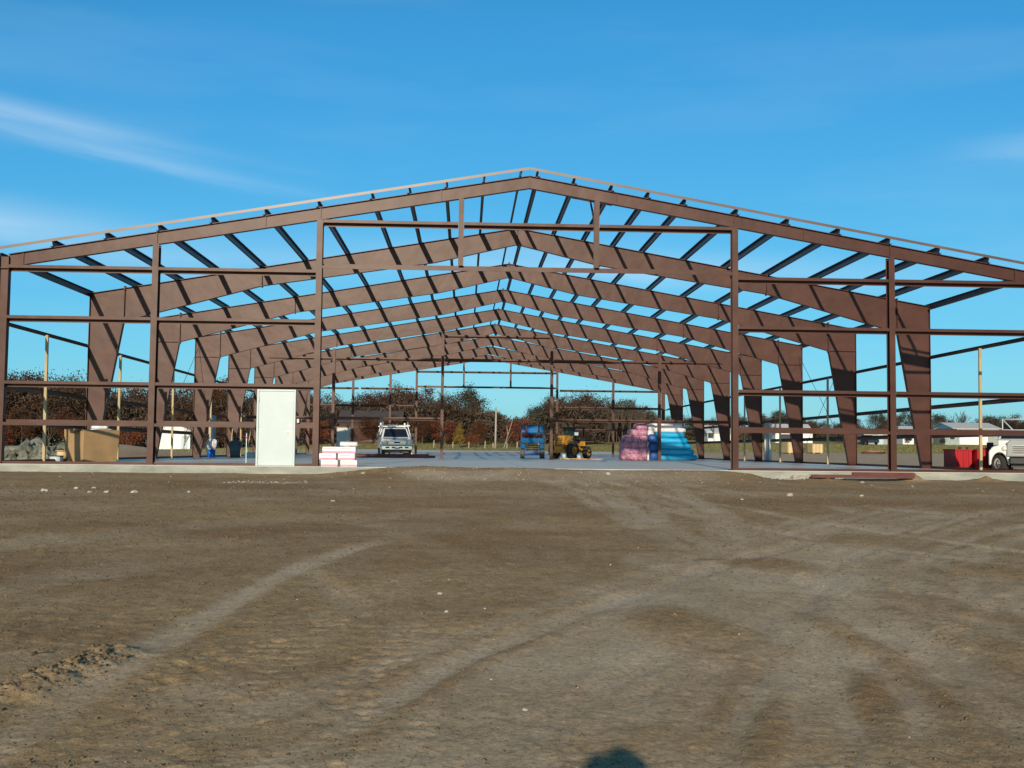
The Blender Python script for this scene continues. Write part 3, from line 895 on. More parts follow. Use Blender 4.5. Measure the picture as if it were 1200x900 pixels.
KX, KZ = 14.07, 5.0
def frame_column(sgn):
    mb = MB()
    x0 = sgn*HW; 
    poly = [(x0, 0.02), (x0, 5.97), (sgn*KX, zt(KX)-0.012), (sgn*KX, KZ), (sgn*14.92, 0.02)]
    iplate(mb, poly, 0, .012, [(0, 1, .21), (1, 2, .21), (3, 4, .21)], 0)
    me = mb.mesh('column', 'steel')
    sub = []
    s = MB(); s.mm((min(x0, sgn*14.1), -.1, KZ-.008), (max(x0, sgn*14.1), .1, KZ+.008)); s_st = s.mesh('stiffener', 'steel')
    b = MB(); b.mm((min(x0, sgn*14.86)-.03, -.15, 0.001), (max(x0, sgn*14.86)+.03, .15, .03)); b_bp = b.mesh('base_plate', 'steel')
    return me, s_st, b_bp
def frame_rafter(sgn):
    mb = MB()
    xs = [KX, 9.2, 3.0, 0.0]
    dz = [zt(KX)-KZ, .68, .80, .60]
    top = [(sgn*x, zt(x)-.012) for x in xs]
    bot = [(sgn*x, zt(x)-d) for x, d in zip(xs, dz)]
    poly = top+bot[::-1]
    n = len(xs)
    iplate(mb, poly, 0, .010, [(i, i+1, .2) for i in range(n-1)]+[(n+i, n+i+1, .2) for i in range(n-1)], 0)
    me = mb.mesh('rafter', 'steel')
    sp = []
    for x, d, o_ in ((KX-.012, zt(KX)-KZ, .07), (9.2, .68, .06), (0.012, .60, .06)):
        s = MB()
        z1, z0 = zt(x)+o_, zt(x)-d-o_
        s.mm((sgn*x-.011, -.108, z0), (sgn*x+.011, .108, z1))
        for zz in (z1-.03, z1-.14, z0+.03, z0+.14):
            for yy in (-.07, .07):
                s.tube((sgn*x-.035, yy, zz), (sgn*x+.035, yy, zz), .018, n=6)
        sp.append(s.mesh('splice_plate', 'steel'))
    return me, sp
cols = {s: frame_column(s) for s in (-1, 1)}
rafs = {s: frame_rafter(s) for s in (-1, 1)}
for i in range(1, 8):
    for s in (-1, 1):
        c = inst(cols[s][0], 'column', bld, (0, i*BAY, 0))
        inst(cols[s][1], 'stiffener', c); inst(cols[s][2], 'base_plate', c)
        r = inst(rafs[s][0], 'rafter', bld, (0, i*BAY, 0))
        for k, sp in enumerate(rafs[s][1]):
            if k == 2 and s < 0:
                continue
            inst(sp, 'splice_plate', r)

# end walls: straight rafters on I columns
C2, C3 = 10.81, 6.11
def end_rafter(sgn, wel):
    mb = MB()
    xs = [15.0, 0.0]
    top = [(sgn*x, zt(x)-.012) for x in xs]; bot = [(sgn*x, zt(x)-.37) for x in xs]
    iplate(mb, top+bot[::-1], 0, .012, [(0, 1, .17), (2, 3, .17)], 0)
    return mb.mesh('end_rafter', 'steel')
er = {s: end_rafter(s, 0) for s in (-1, 1)}
def rafter_seam(x):
    s = MB(); z = zt(x)
    s.bar((x, -.02, z-.37), (x, -.02, z-.01), .03, .05, upv=(0, 1, 0)); return s.mesh('splice_plate', 'steel')
seams = {x: rafter_seam(x) for x in (-14.6, -C2, -7.7, -C3, -2.6, 0, 2.6, C3, 8.2, C2, 14.6)}
def ibeam_col(h, w, d, tw=.01, tf=.012):
    """I column, flanges facing front and back (y)"""
    mb = MB()
    mb.mm((-w/2, -d/2, .025), (w/2, -d/2+tf, h)); mb.mm((-w/2, d/2-tf, .025), (w/2, d/2, h)); mb.mm((-tw/2, -d/2+tf, .025), (tw/2, d/2-tf, h))
    return mb.mesh('end_column', 'steel')
bp = MB().mm((-.15, -.17, .001), (.15, .17, .025)).mesh('base_plate', 'steel')
for y in (0.0, 8*BAY):
    for s in (-1, 1):
        r = inst(er[s], 'end_rafter', bld, (0, y, 0))
        for x, me in seams.items():
            if (x >= 0) == (s > 0):
                inst(me, 'splice_plate', r)
    xs = [-C2, -C3, C3, C2] if y == 0 else [-11.37, -8.22, -6.0, 5.99, C2]
    for x in xs:
        c = inst(ibeam_col(zt(x)-.385, .175, .25), 'end_column', bld, (x, y, 0))
        inst(bp, 'base_plate', c)
    for s in (-1, 1):
        mb = MB()      # corner column: web faces the end wall
        mb.mm((-.14, -.1, .025), (-.125, .1, 5.95)); mb.mm((.125, -.1, .025), (.14, .1, 5.95)); mb.mm((-.125, -.008, .025), (.125, .008, 5.95))
        mb.mm((-.125, -.1, 5.6), (.125, .1, 5.615))
        c = mb.build('corner_column', 'steel', bld); c.location = (s*15.12, y, 0)
        inst(bp, 'base_plate', c)
    for s in (-1, 1):  # hanging posts over the wide opening
        h = zt(2.0)-.385-5.9
        mb = MB(); w, d = .15, .2
        mb.mm((-w/2, -d/2, 0), (w/2, -d/2+.01, h)); mb.mm((-w/2, d/2-.01, 0), (w/2, d/2, h)); mb.mm((-.005, -d/2+.01, 0), (.005, d/2-.01, h))
        c = mb.build('header_post', 'steel', bld); c.location = (s*2.0, y, 5.9)

def zsec(L, axis, h=.2, fl=.065, t=.006, flip=1):
    """light-gauge Z section of length L along an axis, web upright"""
    mb = MB()
    def put(a, b):
        if axis == 'y': mb.mm((a[0], 0, a[1]), (b[0], L, b[1]))
        else: mb.mm((0, a[0], a[1]), (L, b[0], b[1]))
    put((-t/2, 0), (t/2, h))
    put((t/2*flip, h-t), (flip*fl, h))
    put((-t/2*flip, 0), (-flip*fl, t))
    put((flip*(fl-t), h-t-.018), (flip*fl, h-t)); put((-flip*(fl-t), t), (-flip*fl, t+.018))
    return mb
def gsec(L, axis, low=False, fl=.085, wd=.2, t=.006):
    """girt: Z section with its web lying flat; outer flange upright at -y (x walls: +x) and inner flange hanging, or turned over"""
    mb = MB()
    k = -1 if low else 1
    def put(a, b):
        a, b = (a[0], min(a[1], b[1])), (b[0], max(a[1], b[1]))
        if axis == 'x': mb.mm((0, a[0], a[1]), (L, b[0], b[1]))
        else: mb.mm((-b[0], 0, a[1]), (-a[0], L, b[1]))
    put((-wd/2, -t/2), (wd/2, t/2))
    put((-wd/2, k*t/2), (-wd/2+t, k*fl))
    put((wd/2-t, -k*t/2), (wd/2, -k*fl))
    put((-wd/2+t, k*(fl-t)), (-wd/2+t+.018, k*fl))
    return mb
PX = [0.245, 1.335, 2.44, 3.53, 4.62, 6.17, 7.70, 9.23, 10.74, 12.24, 13.73]
roof_ang = math.atan(SL)
pur = {}
for s in (-1, 1):
    for k in range(8):
        L = BAY+(.16 if k in (0, 7) else 0)
        if s not in pur: pur[s] = {}
        key = k in (0, 7)
        if key not in pur[s]:
            pur[s][key] = zsec(L-.012, 'y', flip=-s).mesh('purlin', 'purlin')
        for x in PX:
            o = inst(pur[s][key], 'purlin', bld, (s*x, k*BAY+.006-(.16 if k == 0 else 0), zt(x)+.003), (0, s*roof_ang, 0))
    es = MB(); es.mm((-.003, 0, 0), (.003, BAY-.012, .22)); es.mm((.003, 0, .214), (.07, BAY-.012, .22)); es.mm((.003, 0, 0), (.07, BAY-.012, .006))
    if s > 0: es.xf(Matrix.Scale(-1, 4, (1, 0, 0)))
    em = es.mesh('eave_strut', 'purlin')
    for k in range(8):
        inst(em, 'eave_strut', bld, (s*(HW+.01), k*BAY+.006, 5.84))
# rake angles along both gables
for y, d in ((-.165, -1), (8*BAY+.165, 1)):
    for s in (-1, 1):
        a, b = Vector((s*15.4, y, zt(15.4)+.135)), Vector((0, y, zt(0)+.135))
        n = Vector((SL*s, 0, 1)).normalized()
        cut = [0, .34, .67, 1]
        for q in range(3):
            p0, p1 = a.lerp(b, cut[q]), a.lerp(b, cut[q+1])
            mb = MB(); dq = (p1-p0).normalized()*.002
            mb.bar(p0+n*.05+dq, p1+n*.05-dq, .006, .075, upv=n)
            mb.bar(p0+n*.0905+dq+Vector((0, -d*.045, 0)), p1+n*.0905-dq+Vector((0, -d*.045, 0)), .09, .005, upv=n)
            mb.build('rake_angle', 'rake_sheen', bld)
# girts of the side walls
GZS = (4.1, 2.25, 1.2)
gm_ = {}
for s in (-1, 1):
    gm_[s] = gsec(BAY-.012, 'y').mesh('girt', 'purlin')
    for z in GZS:
        for k in range(8):
            inst(gm_[s], 'girt', bld, (s*(HW+.115), k*BAY+(.006 if s > 0 else BAY-.006), z), (0, 0, 0 if s > 0 else math.pi))
# girts of the end walls, set flush between the columns
def xgirt(x0, x1, z, y, name='girt', low=False, mat='steel'):
    mb = gsec(x1-x0-.01, 'x', low)
    o = mb.build(name, mat, bld); o.location = (x0+.005, y, z)
    return o
hw = .09
for y in (0, 8*BAY):
    yy = y-.02
    for a, b in ((-15.0, -C2), (-C2, -C3), (C3, C2), (C2, 15.0)):
        A = a+(hw if abs(a) < 14 else .01); B = b-(hw if abs(b) < 14 else .01)
        for z in (5.62, 4.16, 2.28, 1.18):
            if y == 0 and z in (1.18,) and a == -C2:
                xgirt(A, -7.83, z, yy, low=True); xgirt(-6.69, B, z, yy, low=True)     # stops at the door
                continue
            if y > 0 and a == -15.0 and z == 1.18:
                xgirt(A, -12.72, z, yy); continue
            xgirt(A, B, z, yy, low=(z == 1.18))
    for z, nm in ((7.1, 'girt'), (5.83, 'header')):
        cuts = [-C3+hw, -2.0-.08, -2.0+.08, 2.0-.08, 2.0+.08, C3-hw] if nm == 'girt' else [-C3+hw, C3-hw]
        for a, b in zip(cuts[::2], cuts[1::2]):
            xgirt(a, b, z, yy, nm, nm != 'girt')
# base angles on the slab between the front columns
for a, b in ((-15.0, -C2-.1), (-C2+.1, -7.83), (-6.69, -C3-.1), (C3+.1, C2-.1), (C2+.1, 15.0)):
    mb = MB(); mb.mm((a, -.055, .002), (b, -.049, .075)); mb.mm((a, -.049, .002), (b, .03, .008))
    mb.build('base_angle', 'steel', bld)
for s in (-1, 1):
    for k in range(8):
        mb = MB(); mb.mm((-.004, k*BAY+.2, .002), (.004, (k+1)*BAY-.2, .09)); mb.mm((.004*(-s), k*BAY+.2, .002), (-s*.06, (k+1)*BAY-.2, .008))
        o = mb.build('base_angle', 'steel', bld); o.location = (s*15.2, 0, 0)
# bridging bars and brace at the header posts
for s in (-1, 1):
    a, b = (s*1.34, 1.25, zt(1.34)-.07), (s*2.62, 1.25, zt(2.62)-.07)
    mb = MB(); mb.bar(a, b, .05, .07); mb.build('bridging_angle', 'steel', bld)
    mb = MB(); mb.bar((s*1.95, .13, zt(2)-.95), (s*1.95, 1.25, zt(2)-.05), .05, .05); mb.build('post_brace', 'purlin', bld)
    mb = MB(); mb.bar((s*2.0, .1, zt(2)-.40), (s*2.0, 1.25, zt(2)-.05), .05, .05); mb.build('post_brace', 'steel', bld)
# flange braces from rafters to purlins
fb = {}
for s in (-1, 1):
    for x in (3.53, 7.70, 12.24):
        d = {3.53: .79, 7.70: .71, 12.24: .97}[x]
        mb = MB(); mb.bar((s*x, .1, zt(x)-d+.03), (s*x, .62, zt(x)+.03), .035, .006); fb[(s, x)] = mb.mesh('flange_brace', 'steel')
for i in range(1, 8):
    for k_, me in fb.items():
        inst(me, 'flange_brace', bld, (0, i*BAY, 0))
# rod bracing in one roof and wall bay
for s in (-1, 1):
    for y0 in (2*BAY, 6*BAY):
        for (za, zb) in ((.2, 5.4), (5.4, .2)):
            mb = MB(); mb.tube((s*15.1, y0+.15, za), (s*15.1, y0+BAY-.15, zb), .011, n=5); mb.build('brace_rod', 'purlin', bld)
# partition line half-way down the building
py = 4*BAY
for x in (-9.33, -3.15, 3.11, 9.34):
    h = zt(x)-.80
    c = inst(ibeam_col(h, .16, .2), 'partition_post', bld, (x, py, 0)); inst(bp, 'base_plate', c)
ptx = [-15.0, -9.33, -3.15, 3.11, 9.34, 15.0]
for a, b in zip(ptx[:-1], ptx[1:]):
    g0, g1 = a+.09, b-.09
    if abs(a) > 14: g0 = -13.0
    if abs(b) > 14: g1 = 13.0
    xgirt(g0, g1, 5.62, py-.02)
    if a != -3.15:
        if abs(a) > 14: g0 = -14.48
        if abs(b) > 14: g1 = 14.48
        xgirt(g0, g1, 2.24, py-.02)
xgirt(-3.06, 3.02, 6.98, py-.02)

# doors: slab, frame, hinges, handle
def entry_door(x0, x1, h, y, mat, face=-1, parent=bld):
    w = x1-x0
    cx = (x0+x1)/2
    fr = MB(); t = .055
    fr.mm((x0, -.07, .003), (x0+t, .07, h)); fr.mm((x1-t, -.07, .003), (x1, .07, h)); fr.mm((x0+t, -.07, h-t), (x1-t, .07, h)); fr.mm((x0+t, -.06, .003), (x1-t, .06, .02))
    f = fr.build('door_frame', mat, parent, bevel=.004); f.location = (0, y, 0)
    d = MB(); d.mm((x0+t+.004, -.045, .024), (x1-t-.004, 0, h-t-.004))
    dd = d.build('door', mat, f, bevel=.003)
    hg = MB()
    hg.tube((x0+t+.002, -.055, 0), (x0+t+.002, -.055, .11), .012, n=8)
    hm = hg.mesh('hinge', 'hinge')
    for z in (.22, h*.5, h-.36):
        inst(hm, 'hinge', dd, (0, 0, z))
    k = MB()
    k.tube((x1-t-.09, -.045, .98), (x1-t-.09, -.058, .98), .032, n=12)
    k.tube((x1-t-.09, -.05, .98), (x1-t-.09, -.10, .98), .011, n=8)
    k.bar((x1-t-.08, -.10, .98), (x1-t-.215, -.10, .98), .018, .022)
    k.build('door_handle', 'chrome', dd)
    k = MB(); k.tube((x1-t-.09, -.045, 1.16), (x1-t-.09, -.062, 1.16), .026, n=12); k.build('lock', 'chrome', dd)
    return f
fd = entry_door(-7.81, -6.70, 2.205, -.035, 'white'); fd['label'] = 'white closed personnel door in the front wall'
lp = MB(); lp.mm((-6.66, -.05, 1.25), (-6.60, -.02, 1.36)); lp.build('electrical_box', 'white', bld)
fd2 = entry_door(-12.67, -11.55, 2.27, 8*BAY-.05, 'door_grey'); fd2['label'] = 'pale grey door at the far end wall'
for sx, y0, y1, nm in ((-15.27, 26.4, 27.45, 'door_grey'), (15.27, 28.6, 29.65, 'door_grey'), (-15.27, 54.9, 55.95, 'white')):
    f = entry_door(0, y1-y0, 2.2, 0, nm)
    f.rotation_euler = (0, 0, math.pi/2 if sx > 0 else -math.pi/2)
    f.location = (sx, y0 if sx > 0 else y1, 0)
    f['label'] = 'grey side door seen edge on between two columns'

# ------------------------------------------------------------------ things on and around the slab
# timber props standing at mid bay along both sides
for s in (-1, 1):
    for k, y in enumerate((3.52, 10.85, 18.6, 26.0, 33.8) if s < 0 else (3.5, 11.2, 18.67, 26.4, 33.9)):
        h = 4.04
        z0 = .022
        mb = MB()
        lean = (.06 if s < 0 else .03)*(1 if k % 2 else -.6)
        mb.bar((0, 0, z0-.02), (s*0.02, lean, h), .085, .085, upv=(1, 0, 0))
        o = mb.build('timber_prop', 'wood', None, bevel=.003)
        o.location = (s*15.16, y, 0)
        nth = ('first', 'second', 'third', 'fourth', 'fifth')[k]
        tag(o, 'upright yellowish timber prop at the %s side wall, %s counted from the front' % ('left' if s < 0 else 'right', nth), 'timber prop', 'timber props along the side walls')
# large cardboard gaylord box
bx = thing('cardboard_box', 'big tan cardboard bin standing inside the front left corner', 'cardboard box', (-14.24, 5.18, 0), R(50))
def wavy(mb, p0, p1, z0, z1, bulge, n=10, m=5, thick=.012):
    a, b = Vector((*p0, 0)), Vector((*p1, 0))
    a0, b0 = a*.90, b*.90
    nrm = (b-a).cross(Vector((0, 0, 1))).normalized()
    vs, fs = [], []
    for j in range(m+1):
        for i in range(n+1):
            u, v = i/n, j/m
            p = a0.lerp(b0, u).lerp(a.lerp(b, u), v)+nrm*(bulge*math.sin(math.pi*u)*math.sin(math.pi*(.15+.85*v))+.012*math.sin(7*u+3*v))
            vs.append((p.x, p.y, z0+(z1-z0)*v+.018*v*math.sin(9*u+p0[0]*5)))
    for j in range(m):
        for i in range(n):
            q = j*(n+1)+i
            fs.append((q, q+1, q+n+2, q+n+1))
    k = len(vs)
    vs2 = [tuple(Vector(v)-nrm*thick) for v in vs]
    fs2 = [tuple(i+k for i in f[::-1]) for f in fs]
    rim = []
    top = [m*(n+1)+i for i in range(n+1)]
    rim += [(top[i], top[i+1], top[i+1]+k, top[i]+k) for i in range(n)]
    mb.add(vs+vs2, fs+fs2+rim, 0, True)
box_c = [(-.65, -.60), (.65, -.60), (.65, .60), (-.65, .60)]
w_ = MB()
for i in range(4):
    wavy(w_, box_c[i], box_c[(i+1) % 4], .006, 1.07, .03)
w_.build('carton_wall', 'card', bx)
fl = MB(); fl.bar((-.64, -.2, 1.07), (-.80, -.15, .97), .5, .008); fl.mm((-.57, -.52, .010), (.57, .52, .02)); fl.build('flap', 'card', bx)
ps = MB()
ps.mm((-.34, -.20, 0), (.34, .20, .16)); ps.mm((-.30, -.18, .162), (.22, .18, .30))
po = ps.build('paper_sack', 'whitewrap', None, bevel=.03)
po.location = (-14.0, 5.35, .935); po.rotation_euler = (0, 0, .2)
pol = MB(); pol.mm((-.62, -.57, .90), (.62, .57, .93)); pol.build('inner_lid', 'card', bx)
tag(po, 'flattened white sacks lying on top of the cardboard bin', 'paper sack')
# white bucket lying low and a spool
bk = thing('white_tub', 'low round white tub with a dark rim beside the cardboard bin', 'tub', (-15.22, 4.75, 0.001))
MB().lathe((0, 0, 0), (0, 0, 1), [(0, .01), (.19, 0), (.205, .02), (.215, .17), (.20, .17), (.19, .03), (0, .03)], 24).build('tub_body', 'white', bk)
MB().lathe((0, 0, .165), (0, 0, 1), [(.222, 0), (.226, .025), (.20, .03), (.2, .0)], 24).build('rim', 'black', bk)
sp_ = thing('cable_spool', 'tan wooden spool standing behind the white tub', 'spool', (-15.35, 5.6, 0.001))
MB().lathe((0, 0, 0), (0, 0, 1), [(0, 0), (.22, 0), (.22, .03), (.10, .03), (.10, .34), (.22, .34), (.22, .37), (0, .37)], 20).build('reel', 'wood', sp_)
MB().lathe((0, 0, .05), (0, 0, 1), [(.1, 0), (.17, .01), (.17, .27), (.1, .28)], 20).build('wound_cable', 'ply', sp_)
# grey boulders left of the frame
bs = [(-18.2, 9.6, .62), (-17.35, 9.4, .55), (-16.75, 9.2, .42), (-17.9, 9.0, .40), (-17.1, 8.8, .34), (-18.55, 8.9, .45), (-17.7, 9.7, .55), (-16.5, 9.8, .40), (-16.3, 8.9, .26), (-18.0, 10.4, .7), (-17.0, 10.5, .6), (-19.1, 9.7, .5), (-16.25, 10.3, .3)]
BOULDER = ['big pale grey boulder at the left of the heap', 'big grey boulder in the middle of the heap', 'grey boulder right of the middle of the heap', 'grey boulder low in the front of the heap, left of the centre', 'small boulder nearest the slab in the heap', 'grey boulder at the front left foot of the heap', 'grey boulder filling the centre of the heap between bigger ones', 'grey boulder at the right side of the heap', 'smallest front boulder at the right end of the heap by the timber prop', 'largest boulder at the back of the heap on its left', 'large boulder at the back of the heap on its right', 'boulder at the far left end of the heap', 'small boulder at the back right end of the heap']
for k, (x, y, r_) in enumerate(bs):
    mb = MB(); r_ *= .82
    blob(mb, (0, 0, 0), r_, k*1.7+.3, .38, 3, sq=(1.1, .9, .85))
    o = mb.build('boulder', 'rock')
    for p in o.data.polygons: p.use_smooth = False
    o.location = (x, y, gz(x, y)+r_*.42)
    o.rotation_euler = (rng.uniform(-.4, .4), rng.uniform(-.4, .4), rng.uniform(0, 6))
    tag(o, BOULDER[k], 'boulder', 'boulders heaped left of the frame')
# cartons stacked in front of the third column
cart = MB(); cart.mm((-.24, -.2, 0), (.24, .2, .186)); cme = cart.mesh('carton_body', 'foam', .012)
pr = MB(); pr.mm((-.236, -.2025, .012), (.236, -.2005, .062)); pr.mm((-.20, -.2025, .125), (.12, -.2005, .14)); prm = pr.mesh('printed_band', 'pinkprint')
ctop = MB(); ctop.mm((-.025, -.19, .1865), (.025, .19, .1885)); ctm = ctop.mesh('tape', 'foam')
for k, (x, lv, dx, lab) in enumerate([(-5.68, 0, 0, 'bottom carton of the left stack of pink and white cartons'), (-5.72, 1, -.01, 'middle carton of the left stack of pink and white cartons'), (-5.66, 2, .02, 'top carton of the left stack of pink and white cartons'),
                                (-5.15, 0, .02, 'bottom carton of the right stack of pink and white cartons'), (-5.20, 1, 0, 'middle carton of the right stack of pink and white cartons'), (-5.17, 2, 0, 'upper carton with pink print under the white roll, right stack')]):
    c = thing('carton', lab, 'carton', (x+dx, -.12, .003+lv*.190), rng.uniform(-.05, .05), 'cartons stacked by the front column')
    inst(cme, 'carton_body', c); inst(prm, 'printed_band', c); inst(ctm, 'tape', c)
mb = MB(); mb.lathe((-.25, 0, .075), (1, 0, 0), [(.02, 0), (.065, 0), (.07, .03), (.068, .45), (.065, .5), (.02, .5)], 16)
o = mb.build('plastic_roll', 'whitewrap'); o.location = (-5.15, -.12, .575); tag(o, 'white plastic roll lying on the right stack of cartons', 'plastic roll')
# long steel section lying on the slab before the pickup
st = MB()
st.mm((-2.9, -.1, 0), (1.95, .1, .018)); st.mm((-2.9, -.1, .20), (1.95, .1, .218)); st.mm((-2.9, -.007, .018), (1.95, .007, .20))
st.mm((-2.5, .3, 0), (2.3, .45, .012)); st.mm((-2.5, .3, .14), (2.3, .45, .152)); st.mm((-2.5, .37, .012), (2.3, .38, .14))
o = st.build('steel_beam', 'rail'); o.location = (-5.85, 31.8, .004)
tag(o, 'dark red steel beams lying on the slab in front of the pickup', 'steel beam')
# steel channels lying in the dirt at front right
for k, (x0, x1, y, dz, lab) in enumerate([(7.95, 10.9, -1.35, 0, 'long rusty red channel lying in the dirt before the slab'), (9.2, 11.0, -1.15, .06, 'short rusty red channel lying over the longer one before the slab')]):
    mb = MB(); L = x1-x0
    mb.mm((0, -.07, 0), (L, .07, .008)); mb.mm((0, -.07, .008), (L, -.062, .075)); mb.mm((0, .062, .008), (L, .07, .075))
    o = mb.build('steel_channel', 'rail')
    z0, z1 = gz(x0, y)+.05, gz(x1, y)+.05
    zz = max(z0, z1, gz((x0+x1)/2, y)+.04)
    o.location = (x0, y, zz+dz); o.rotation_euler = (.1, 0, .012)
    tag(o, lab, 'steel channel')
# marker stake with a red ribbon by the front wall
mk = thing('marker_stake', 'thin pale stake with a red ribbon standing left of the white door', 'stake', (-8.15, .25, .001))
MB().mm((-.012, -.012, 0), (.012, .012, .93)).build('stake', 'white', mk)
rb = MB()
for a in range(4):
    rb.bar((0, 0, .82), (.13*math.cos(a*1.7), .05*math.sin(a*2), .82+(-.10 if a % 2 else .05)), .05, .006)
rb.build('ribbon', 'redflag', mk)
# clutter at the left inner wall
def bucket(name, lab, loc, r, h, mat, extra=None):
    t = thing(name, lab, 'bucket', loc)
    MB().lathe((0, 0, 0), (0, 0, 1), [(0, .004), (r*.85, 0), (r, h), (r*.93, h), (r*.8, .03), (0, .03)], 20).build('bucket_body', mat, t)
    hd = MB()
    for i in range(8):
        a0, a1 = math.pi*i/8, math.pi*(i+1)/8
        hd.tube((r*math.cos(a0), 0, h+.02-.0+.10*math.sin(a0)), (r*math.cos(a1), 0, h+.02+.10*math.sin(a1)), .006, n=5)
    hd.build('handle', 'hinge', t)
    return t
bucket('bucket', 'blue bucket with a white sack in it by the left wall', (-14.55, 23.6, .001), .22, .40, 'bluebucket')
mb = MB(); blob(mb, (0, 0, .30), .25, 8.2, .2, 3, sq=(1, .9, 1.25)); o = mb.build('white_sack', 'whitewrap'); o.location = (-14.55, 23.6, .34); tag(o, 'crumpled white sack stuffed into the blue bucket', 'sack')
tb = thing('trash_bin', 'dark grey green bin with a lid by the left wall', 'bin', (-13.6, 24.8, .001))
MB().lathe((0, 0, 0), (0, 0, 1), [(0, .004), (.25, 0), (.31, .75), (.29, .75), (0, .72)], 20).build('bin_body', 'trash', tb)
MB().lathe((0, 0, .752), (0, 0, 1), [(0, .13), (.18, .10), (.32, .03), (.325, 0), (0, 0)], 20).build('lid', 'trash', tb)
rl = MB(); rl.lathe((0, -.12, .24), (0, 1, 0), [(.05, 0), (.23, 0), (.24, .02), (.24, .22), (.23, .24), (.05, .24)], 20)
o = rl.build('cord_roll', 'card'); o.location = (-12.6, 26.2, .001); o.rotation_euler = (0, 0, .25); tag(o, 'round tan roll standing on edge by the left wall', 'roll')
cr = MB(); cr.mm((-.35, -.2, 0), (.35, .2, .17)); cr.mm((-.30, -.18, .172), (.2, .2, .26))
o = cr.build('folded_sheeting', 'whitewrap', None, .02); o.location = (-13.2, 26.9, .002); tag(o, 'low folded pile of white sheeting between bin and tan roll', 'sheeting')
for k in range(3):
    mb = MB(); mb.bar((0, 0, 0), (.12*k, .5, 1.5+.2*k), .09, .04, upv=(1, 0, 0))
    o = mb.build('leaning_board', 'wood'); o.location = (-14.6+.9*k, 28.3, .02)
    tag(o, ['short board leaning left behind the grey bin', 'middle board leaning behind the tan roll', 'tallest board leaning at the left inner wall'][k], 'board', 'boards leaning by the left wall')

# ------------------------------------------------------------------ vehicles
def wheel(par, x, y, r, w, rim='chrome', tyre='rubber', lugs=0):
    c = thing_part = None
    t = MB().lathe((0, 0, 0), (1, 0, 0), [(r*.58, -w/2), (r*.88, -w/2), (r*.98, -w*.36), (r, -w*.2), (r, w*.2), (r*.98, w*.36), (r*.88, w/2), (r*.58, w/2), (r*.58, -w/2)], 24)
    for i in range(lugs):
        a = 2*math.pi*i/lugs
        Rm = Matrix.Rotation(a, 3, 'X')
        for sgn in (-1, 1):
            t.box(Rm @ Vector((sgn*w*.23, 0, r*1.01)), (w*.46, r*.11, r*.09), Rm @ Matrix.Rotation(.5*sgn, 3, 'Z'))
    o = t.build('wheel', tyre, par)
    o.location = (x, y, r)
    m = MB().lathe((0, 0, 0), (1, 0, 0), [(0, -w*.30), (r*.2, -w*.34), (r*.25, -w*.2), (r*.5, -w*.25), (r*.6, -w*.46), (r*.6, w*.46), (r*.5, w*.25), (r*.25, w*.2), (r*.2, w*.34), (0, w*.30)], 20)
    m.build('rim', rim, o)
    return o

# white pickup with a ladder rack; local -y is forward
pk = thing('pickup_truck', 'white pickup with a ladder rack parked facing out behind the red beams', 'pickup truck', (-6.42, 39.6, .003), R(7))
bd = MB()
prof = [(-2.75, .55), (-2.78, .80), (-2.72, 1.10), (-1.45, 1.24), (-1.35, 1.25), (2.85, 1.25), (2.88, .55)]
bd.prism(prof, 'x', -.98, .98)
b_ = bd.build('body', 'truckwhite', pk, .05)
cb = MB()
for (xa, ya, za), in (((0, 0, 0),),):
    lo = [(-.92, -1.42), (.92, -1.42), (.92, .75), (-.92, .75)]; hi = [(-.74, -.70), (.74, -.70), (.74, .62), (-.74, .62)]
    vs = [(x, y, 1.24) for x, y in lo]+[(x, y, 1.86) for x, y in hi]
    cb.add(vs, [(0, 1, 2, 3), (4, 5, 6, 7), (0, 1, 5, 4), (1, 2, 6, 5), (2, 3, 7, 6), (3, 0, 4, 7)])
cb.build('cab', 'truckwhite', pk, .05)
wsd = MB(); wsd.add([(-.80, -1.40, 1.275), (.80, -1.40, 1.275), (.66, -.775, 1.81), (-.66, -.775, 1.81)], [(0, 1, 2, 3)]).add([(-.80, -1.36, 1.27), (.80, -1.36, 1.27), (.66, -.74, 1.80), (-.66, -.74, 1.80)], [(3, 2, 1, 0)])
wsd.build('windshield', 'glass', pk)
for s in (-1, 1):
    sw = MB(); sw.add([(s*.925, -1.1, 1.29), (s*.925, .6, 1.29), (s*.775, .52, 1.78), (s*.775, -.62, 1.78)], [(0, 1, 2, 3)]).add([(s*.91, -1.1, 1.29), (s*.91, .6, 1.29), (s*.76, .52, 1.78), (s*.76, -.62, 1.78)], [(3, 2, 1, 0)])
    sw.build('side_window', 'glass', pk)
    hl = MB(); hl.mm((s*.93, -2.80, .78), (s*.62, -2.70, 1.08)); hl.build('headlight', 'lamp', pk, .03)
    mr = MB(); mr.mm((s*1.0, -1.05, 1.30), (s*1.22, -.97, 1.55)); mr.bar((s*.93, -1.0, 1.34), (s*1.02, -1.0, 1.38), .04, .04); mr.build('mirror', 'black', pk, .02)
    fa = MB(); fa.lathe((s*.93, -1.85, .42), (s, 0, 0), [(.44, 0), (.52, .02), (.53, .07), (.45, .08)], 20); fa.build('wheel_arch', 'truckwhite', pk)
    for y in (-1.85, 1.75):
        wheel(pk, s*.84, y, .40, .27)
gr = MB(); gr.mm((-.56, -2.83, .78), (.56, -2.76, 1.05)); g_ = gr.build('grille', 'black', pk, .01)
for z in (.83, .92, 1.01):
    MB().mm((-.55, -2.86, z-.022), (.55, -2.832, z+.022)).build('grille_bar', 'chrome', g_)
MB().prism([(-.15, .86), (.15, .86), (.19, .92), (.15, .98), (-.15, .98), (-.19, .92)], 'y', -2.885, -2.862).build('emblem', 'bluedark', g_)
